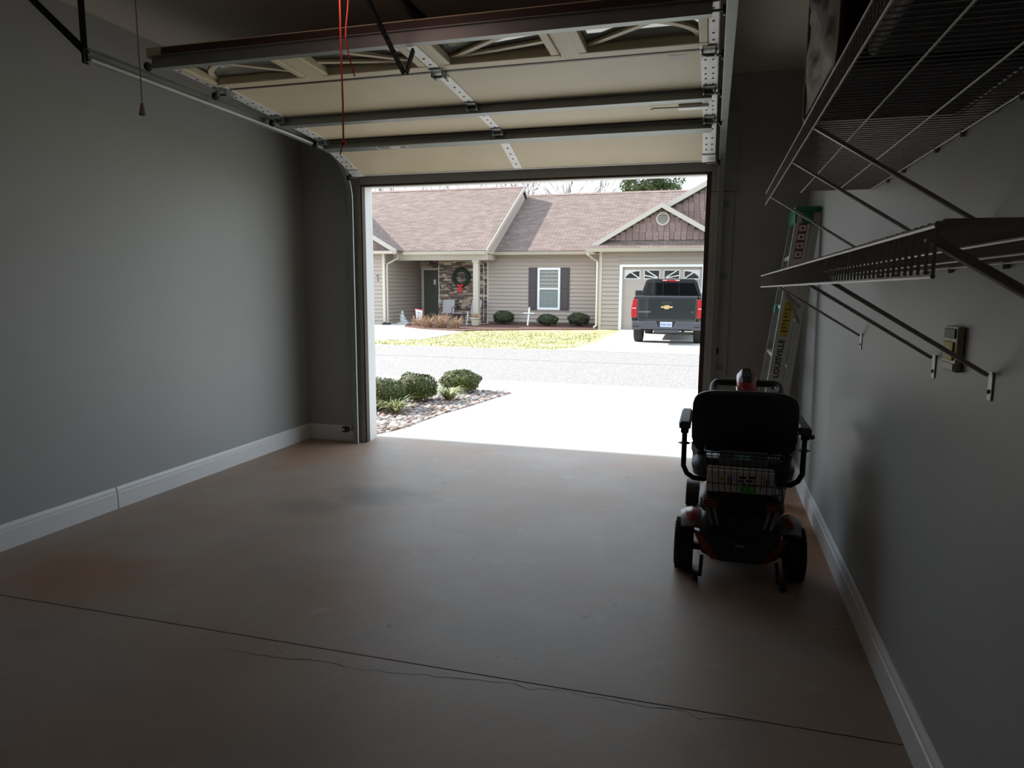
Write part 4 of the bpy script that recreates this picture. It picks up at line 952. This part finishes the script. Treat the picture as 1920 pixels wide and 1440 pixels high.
gable([(-3.75,24.16,2.83),(.29,24.16,2.83),(-1.73,24.16,4.02)], 24.15, 2.95, sm, -3.6, .15, 4, .27, (-1.70,3.64))
gable([(-4.0,24.56,2.7),(6.4,24.56,2.7),(1.2,24.56,bz(1.2)-.12)], 24.55, 3.1, lambda x: bz(x)-.2 if x < 1.2 else bz(2.4-x)-.2, -1.6, 2.2, 9, .27)
gv = MB().lathe([(.17,0),(.22,0),(.225,.02),(.22,.045),(.17,.045),(.17,0)], (-1.70,24.085,3.64), 'y', 32, cap=False).build('gable_vent', K['gut'], ho)
MB().lathe([(.175,0),(.175,.01)], (-1.70,24.125,3.64), 'y', 24).build('vent_back', K['stC'], gv)
for k in range(6):
    z = 3.64-.13+k*.052; hw = math.sqrt(max(.17**2-(z-3.64)**2, .001)); MB().obox((-1.70,24.11,z), (hw,0,0), (0,.010,.014), (0,-.003,.002)).build('louver', K['gut'], gv)
# left wing gable
roofY(-17.7,-11.3,2.69,-14.5,4.52,23.9,29.5)
rake((-14.5,23.87,4.53),(-11.3,23.87,2.70)); rake((-17.7,23.87,2.70),(-14.5,23.87,4.53))
MB().prism([(-17.6,24.0,2.62),(-11.38,24.0,2.62),(-14.5,24.0,4.38)], (0,.05,0)).build('gable_wall', K['shake'], ho)
# gutters and downspouts
for x0, x1, y, z in ((-8.35,-4.2,25.74,2.69),(-4.2,.74,23.62,2.665),(-11.35,-8.04,24.49,2.66),(-17.6,-11.32,23.78,2.66)):
    MB().prism([(x0,y,z),(x0,y+.11,z),(x0,y+.11,z-.115),(x0,y+.05,z-.115),(x0,y+.02,z-.05)], (x1-x0,0,0)).build('gutter', K['gut'], ho)
def spout(pts): MB().tube(pts, .042, 6).build('downspout', K['gut'], ho)
spout([(-4.12,23.70,2.56),(-4.12,23.72,2.46),(-3.98,23.95,2.32),(-3.86,24.10,2.26),(-3.85,24.11,2.1),(-3.85,24.11,.05),(-3.92,24.02,-.02)])
spout([(-11.55,24.55,2.56),(-11.56,24.53,2.42),(-11.75,24.35,2.28),(-11.87,24.26,2.20),(-11.88,24.25,2.0),(-11.88,24.25,.05),(-11.86,24.12,-.03)])
spb = thing('splash_block', 'small black splash block at the foot of left downspout', 'splash block', (-11.8,24.05,GZ))
MB().prism([(-11.98,23.95,GZ+.012),(-11.68,23.95,GZ+.012),(-11.72,24.2,GZ+.012),(-11.92,24.2,GZ+.012)], (0,0,.06)).build('tray', K['ink'], spb, bevel=.01)
MB().box(-11.93,-11.90,23.97,24.18,GZ+.07,GZ+.10).build('side_rim', K['ink'], spb)

# ------------------------------------------------------------------ porch things
fz = GZ+.02
wr = thing('wreath', 'dark green Christmas wreath with red bow on the porch stone wall', 'wreath', (-9.66,26.30,1.74), local=True); wr.scale = (.86,.86,.86)
mb = MB(); mb.tube([(.36*math.cos(k*PI/12),.0,.36*math.sin(k*PI/12)) for k in range(24)], .09, 8, close=True)
for _ in range(900):
    q, p = random.uniform(0,2*PI), random.uniform(0,2*PI); d = Vector((math.cos(q)*math.cos(p), -math.sin(p)*.7, math.sin(q)*math.cos(p))); c = Vector((.36*math.cos(q),0,.36*math.sin(q)))+d*.08
    s_ = Vector((random.gauss(0,1),random.gauss(0,.4),random.gauss(0,1))).normalized(); mb.add([c-s_*.008, c+d*.055+s_*.03, c+s_*.008], [(0,1,2)])
mb.build('greenery', K['wreath'], wr, fix=False)
bw = MB(); 
for s in (-1,1):
    bw.prism([(0,-.12,-.36),(s*.13,-.13,-.30),(s*.14,-.13,-.42),(0,-.12,-.40)], (0,.04,0)); bw.prism([(0,-.12,-.38),(s*.05,-.13,-.38),(s*.12,-.13,-.66),(s*.03,-.12,-.72)], (0,.02,0))
bw.ball((0,-.12,-.38),.04,.04,.04,1).build('bow', K['bow'], wr)
def patio_chair(x, y, rz, lb):
    t = thing('patio_chair', lb, 'chair', (x,y,fz), rz, 'patio chairs on the porch', local=True)   # front faces local -Y
    MB().prism([(-.24,-.22,.41),(.24,-.22,.41),(.24,.20,.37),(-.24,.20,.37)], (0,0,.015)).build('seat', K['mesh'], t)
    MB().prism([(-.24,.20,.40),(.24,.20,.40),(.24,.33,.92),(-.24,.33,.92)], (0,.015,0)).build('backrest', K['mesh'], t)
    for s in (-1,1):
        MB().tube([(s*.26,-.26,0),(s*.26,-.24,.38),(s*.26,-.20,.60),(s*.26,-.05,.64),(s*.26,.24,.60)], .014, 6).build('arm', K['shutter'], t)
        MB().tube([(s*.255,.30,0),(s*.255,.20,.40),(s*.255,.335,.95)], .014, 6).build('leg', K['shutter'], t)
    MB().tube([(-.255,.335,.94),(.255,.335,.94)], .014, 6).build('top_rail', K['shutter'], t)
    MB().tube([(-.26,-.24,.38),(.26,-.24,.38)], .014, 6).build('front_rail', K['shutter'], t)
patio_chair(-10.05,25.75,.1,'grey sling patio chair in the open middle of the porch')
patio_chair(-8.98,25.75,-.25,'grey sling patio chair partly hidden behind the porch post')
tb = thing('side_table', 'small low glass-topped table between the patio chairs', 'table', (-9.49,25.6,fz), local=True)
MB().box(-.20,.20,-.22,.22,.40,.42).build('table_top', K['mesh'], tb)
for sx in (-1,1):
    for sy in (-1,1): MB().tube([(sx*.17,sy*.19,0),(sx*.16,sy*.18,.40)], .013, 6).build('leg', K['shutter'], tb)
stt = thing('angel_statue', 'small white kneeling statue on the walk by the porch siding', 'statue', (-11.45,24.75,fz), local=True)
MB().box(-.20,.24,-.12,.12,0,.05).build('plinth', K['stone'], stt, bevel=.01)
MB().loft([[Vector((cx+rx*math.cos(k*PI/5), ry*math.sin(k*PI/5), z)) for k in range(10)] for cx, rx, ry, z in ((.02,.18,.10,.05),(-.01,.14,.09,.14),(-.05,.10,.075,.24),(-.06,.085,.07,.32),(-.05,.04,.04,.38))]).build('robe', K['stone'], stt, smooth=True)
MB().ball((-.04,-.02,.43),.058,.06,.066,2).build('head', K['stone'], stt, smooth=True)
MB().prism([(-.09,.06,.20),(-.22,.10,.40),(-.17,.10,.20),(-.12,.08,.12)], (0,.025,0)).build('wing', K['stone'], stt)
MB().tube([(-.06,-.06,.30),(.06,-.09,.24),(.12,-.06,.17)], .028, 7).build('arms', K['stone'], stt, smooth=True)
gf = thing('garden_flag', 'small tilted white garden flag with red border in the porch bed', 'flag', (-10.75,24.75,GZ), local=True)
MB().tube([(.18,0,0),(.18,0,.62),(.16,0,.66),(-.26,0,.66)], .008, 6).build('flag_stand', K['blackm'], gf)
MB().prism([(-.22,-.01,.62),(.13,-.02,.56),(.10,-.06,.16),(-.16,-.03,.10)], (0,.006,0)).build('flag_cloth', K['bow'], gf)
MB().prism([(-.20,-.019,.59),(.10,-.027,.535),(.075,-.056,.20),(-.14,-.037,.15)], (0,.004,0)).build('flag_face', K['whitest'], gf)
for k in range(3): MB().prism([(-.11,-.034-.004*k,.47-.09*k),(.04,-.036-.005*k,.44-.09*k),(.04,-.037-.005*k,.42-.09*k),(-.11,-.035-.004*k,.45-.09*k)], (0,.003,0)).build('flag_print', K['ink'], gf)
pp = thing('potted_plant', 'round pale planter with withered plant beside the porch post', 'plant', (-8.45,24.55,GZ+.03), local=True)
MB().lathe([(.001,0),(.13,0),(.17,.22),(.20,.24),(.20,.29),(.17,.29),(.15,.25),(.001,.25)], (0,0,0), 'z', 18).build('pot', K['terra'], pp, auto=40)
pm = MB()
for _ in range(120):
    a = random.uniform(0,2*PI); r_ = random.uniform(.02,.22); c = Vector((r_*math.cos(a), r_*math.sin(a), .27+random.uniform(0,.16))); d = Vector((random.gauss(0,1),random.gauss(0,1),random.gauss(0,1))).normalized()*.05; e = d.orthogonal().normalized()*.025
    pm.add([c-d, c+e, c+d, c-e], [(0,1,2,3)])
pm.build('foliage', K['straw'], pp, fix=False)
ck = thing('shepherd_hook', 'white garden stake with black crook beside the pale planter', 'garden stake', (-8.78,24.6,GZ+.02), local=True)
MB().tube([(-.03,0,0),(.02,0,.52)], .014, 6).build('stake', K['wh'], ck)
MB().tube([(.02,0,.52),(.03,0,.62),(-.01,0,.70),(-.06,0,.68)], .018, 6).build('crook', K['blackm'], ck)
cc = pz(988,612)
cr = thing('garden_cross', 'plain white wooden cross standing in the mulch by the shrubs', 'cross', (cc.x,cc.y+.2,zs(cc.y)+.02), local=True)
MB().bar((-.03,0,-.02),(.03,.03,.68),.06,.03,up=(0,1,0)).build('upright', K['wh'], cr); MB().bar((-.20,-.005,.47),(.24,-.005,.46),.055,.03,up=(0,0,1)).build('crossbar', K['wh'], cr)

# ------------------------------------------------------------------ pickup truck
tk = thing('pickup_truck', 'dark graphite pickup truck parked on the driveway opposite, seen from behind', 'truck', (-1.135,18.62,zs(18.7)+.012), local=True)
def twheel(x, y, nm='wheel'):
    w_ = MB().lathe([(.22,-.12),(.33,-.12),(.375,-.10),(.385,-.05),(.385,.05),(.375,.10),(.33,.12),(.22,.12)], (x,y,.385), 'x', 28, cap=False).build(nm, K['tire'], tk, auto=40)
    MB().lathe([(.03,-.10),(.12,-.105),(.22,-.09),(.22,.09),(.12,.105),(.03,.10)], (x,y,.385), 'x', 20).build('rim', K['silver'], w_, auto=40)
    tr_ = MB()
    for k in range(5):
        u = -.085+k*.042; tr_.lathe([(.386,u),(.389,u+.002),(.389,u+.022),(.386,u+.024)], (x,y,.385), 'x', 28, cap=False)
    tr_.build('tread', K['tire'], w_)
for s in (-1,1): twheel(s*.80,1.02); twheel(s*.80,4.25)
for s in (-1,1):      # bed sides with flared arch line
    MB().loft([[Vector((s*x,y,z)) for x, z in ((.80,.52),(.90,.56),(.935,.80),(.925,1.0),(.86,1.26),(.79,1.28),(.78,1.20),(.78,.52))] for y in (.13,.6,1.5,1.66)]).build('bed_side', K['paint'], tk, bevel=.015)
    MB().box(min(s*.70,s*.94), max(s*.70,s*.94), .62, 1.42, .50, .55).build('wheel_arch', K['blackp'], tk)
    MB().loft([[Vector((s*x,y,z)) for x, z in ((.765,.70),(.915,.72),(.925,.95),(.885,1.20),(.765,1.20))] for y in (.085,.15)]).build('tail_lamp', K['tail'], tk, bevel=.012)
    MB().box(min(s*.80,s*.90),max(s*.80,s*.90),.080,.0845,.95,.965).build('reverse_lamp', K['whitest'], tk)
    mr = MB().box(min(s*.93,s*1.14),max(s*.93,s*1.14),2.95,3.08,1.24,1.43).build('mirror', K['paint'], tk, bevel=.03,seg=3)
    MB().box(min(s*.955,s*1.12),max(s*.955,s*1.12),2.943,2.949,1.265,1.405).build('mirror_glass', K['glass'], mr)
    MB().box(min(s*.64,s*.90),max(s*.64,s*.90),.0,.18,.40,.62).build('bumper_corner', K['bump'], tk, bevel=.03,seg=3)
    MB().box(min(s*.70,s*.86),max(s*.70,s*.86),-.004,-.0005,.47,.50).build('bumper_step', K['ink'], tk)
tg = MB().box(-.755,.755,.07,.13,.60,1.25).build('tailgate', K['paint'], tk, bevel=.02, seg=3)
MB().box(-.57,.36,.062,.0698,1.00,1.10).build('tailgate_recess', K['paint'], tk, bevel=.006) if False else None
MB().box(-.13,.13,.058,.0698,1.06,1.15).build('handle_bezel', K['blackp'], tg, bevel=.006); MB().box(-.07,.07,.052,.0575,1.085,1.115).build('handle', K['ink'], tg, bevel=.004)
MB().box(-.745,.745,.062,.0698,.915,.925).build('crease', K['ink'], tg); MB().box(-.745,.745,.062,.0698,.72,.728).build('crease', K['ink'], tg)
MB().box(-.78,.78,.07,.16,1.252,1.285).build('tailgate_cap', K['bump'], tk, bevel=.008)
bt = [(-.155,.985),(-.14,1.02),(-.06,1.02),(-.055,1.045),(.055,1.045),(.07,1.02),(.16,1.02),(.14,.975),(.06,.975),(.055,.945),(-.055,.945),(-.07,.975),(-.15,.975)]
MB().prism([(x,.056,z) for x, z in bt], (0,.0135,0)).build('emblem', K['gold'], tg)
text('COLORADO', 'lettering', K['chrome'], tg, frame((-.58,.0690,.865),(1,0,0),(0,0,1)), .058, .003, .001)
text('LT', 'lettering', K['chrome'], tg, frame((.66,.0690,.865),(1,0,0),(0,0,1)), .055, .003, .001)
MB().prism([(-.66,.0,.62),(-.25,.0,.62),(-.20,.0,.48),(.20,.0,.48),(.25,.0,.62),(.66,.0,.62),(.66,.0,.42),(-.66,.0,.42)], (0,.15,0)).build('bumper', K['bump'], tk, bevel=.015)
MB().box(-.22,.22,.03,.10,.46,.63).build('plate_recess', K['ink'], tk)
lpz = MB().box(-.155,.155,.015,.029,.475,.61).build('licence_plate', K['plate'], tk, bevel=.004)
text('FHB-7524', 'plate_number', K['blue'], lpz, frame((0,.0142,.537),(1,0,0),(0,0,1)), .068, .0006, .002)
MB().box(-.32,.32,.04,.14,.33,.415).build('hitch_step', K['bump'], tk, bevel=.01); MB().box(-.34,.30,.5,.9,.27,.40).build('fuel_tank', K['blackp'], tk, bevel=.03)
MB().tube([(.42,.10,.35),(.42,.5,.36)], .035, 10).build('exhaust', K['blackm'], tk); MB().bar((-.7,1.02,.385),(.7,1.02,.385),.09,.09).build('axle', K['blackm'], tk)
MB().box(-.78,.78,.2,1.66,.66,.70).build('bed_floor', K['blackp'], tk)
# cab
def sect(pts, y): return [Vector((x,y,z)) for x, z in pts]
low = lambda y, w0=.91, zt=1.16: sect(((-w0,.42),(-w0-.01,.75),(-w0+.03,zt),(w0-.03,zt),(w0+.01,.75),(w0,.42)), y)
MB().loft([low(1.69), low(3.55), low(3.6,.90,1.12), low(4.9,.89,1.02), low(5.18,.82,.95)]).build('cab_body', K['paint'], tk, bevel=.02)
gh = [sect(((-.88,1.162),(-.70,1.70),(-.62,1.745),(.62,1.745),(.70,1.70),(.88,1.162)), 1.70), sect(((-.88,1.162),(-.69,1.72),(-.61,1.765),(.61,1.765),(.69,1.72),(.88,1.162)), 2.0), sect(((-.88,1.162),(-.69,1.72),(-.61,1.765),(.61,1.765),(.69,1.72),(.88,1.162)), 2.75), sect(((-.86,1.162),(-.80,1.19),(-.74,1.20),(.74,1.20),(.80,1.19),(.86,1.162)), 3.5)]
MB().loft(gh).build('cab_roof', K['paint'], tk, auto=30)
MB().prism([(-.78,1.685,1.24),(.78,1.685,1.24),(.63,1.685,1.64),(-.63,1.685,1.64)], (0,.013,0)).build('rear_window', K['carglass'], tk)
for x in (-.22,.22): MB().box(x-.006,x+.006,1.681,1.6845,1.25,1.63).build('window_divider', K['ink'], tk)
MB().box(-.24,.24,1.66,1.70,1.675,1.725).build('brake_lamp', K['tail'], tk, bevel=.012)
for s in (-1,1): MB().box(min(s*.12,s*.24),max(s*.12,s*.24),1.655,1.66,1.70,1.722).build('cargo_lamp', K['whitest'], tk)
MB().tube([(.02,2.3,1.765),(.03,2.2,1.90)], .006, 5).build('antenna', K['blackm'], tk)
for s in (-1,1):
    MB().prism([(s*.885,1.8,1.19),(s*.885,3.2,1.19),(s*.715,2.7,1.66),(s*.715,1.9,1.66)], (s*.006,0,0)).build('side_window', K['carglass'], tk)

# ------------------------------------------------------------------ trees behind the house
def bare_tree(x, y, h, lb, n=3):
    t = thing('bare_tree', lb, 'tree', (x,y,GZ), group='leafless trees beyond the roofs', local=True); mb = MB()
    def grow(p, d, l, r, k):
        q = p+d*l; mb.tube([p, p+d*l*.5+Vector((random.gauss(0,.03*l),random.gauss(0,.03*l),0)), q], [r, r*.85, r*.68], 5 if r > .03 else 3, cap=False)
        if k == 0: return
        for _ in range(3 if k > 1 else 4):
            nd = (d+Vector((random.gauss(0,.42),random.gauss(0,.42),random.gauss(.12,.25)))).normalized(); grow(q if random.random() < .6 else p+d*l*random.uniform(.55,.95), nd, l*random.uniform(.62,.82), max(r*.60, .016), k-1)
    MB().tube([(0,0,-.05),(0,0,h*.22)], [.17,.14], 8).build('trunk', K['bark'], t, smooth=True)
    grow(Vector((0,0,h*.2)), Vector((0,0,1)), h*.25, .13, 4); mb.build('branches', K['bark'], t, fix=False); return t
bts = [((720,360),48,8.6,'leafless tree whose twigs show at the left end of the porch roof ridge'), ((815,352),50,9.4,'leafless tree showing above the middle of the porch roof ridge'), ((870,352),46,9.2,'leafless tree above the porch roof, left of its peak'), ((935,350),52,10.0,'leafless tree just left of the porch roof peak'), ((1000,350),50,10.2,'leafless tree just right of the porch roof peak'), ((1050,352),47,9.6,'leafless tree above the middle roof beside the porch peak'), ((1105,352),53,10.4,'leafless tree above the middle roof next to the evergreen')]
for ((px, py), y, h, lb), y in zip(bts, (42,50,59,45,54,62,48)): p = onY(px, 331, y); bare_tree(p.x, y, p.z*1.28, lb)
pt = onY(1217, 345, 46); et = thing('evergreen_tree', 'broad dark green evergreen crown rising behind the middle roof', 'tree', (pt.x,46,GZ), local=True)
MB().tube([(0,0,-.05),(.05,0,3.5),(0,0,9.0)], [.28,.2,.08], 8).build('trunk', K['bark'], et, smooth=True)
fo = MB()
for _ in range(150):
    a = random.uniform(0,2*PI); zz = random.uniform(5.3,10.3); rr = random.uniform(.15,1.0)*2.1*math.sqrt(max(.05, 1-((zz-7.6)/2.8)**2)); cx = Vector((rr*math.cos(a), rr*math.sin(a), zz)); rs = random.uniform(.3,.55)
    for _ in range(150):
        d = Vector((random.gauss(0,1),random.gauss(0,1),random.gauss(0,.7))).normalized(); p = cx+d*rs*random.uniform(.6,1.0); nn = (d+Vector((random.gauss(0,.6),random.gauss(0,.6),random.gauss(0,.6)))).normalized(); a_ = nn.orthogonal().normalized(); b_ = nn.cross(a_); l = random.uniform(.05,.11)
        fo.add([p-a_*l, p+b_*l*.5, p+a_*l, p-b_*l*.5], [(0,1,2,3)])
fo.build('foliage', K['pineleaf'], et, fix=False)
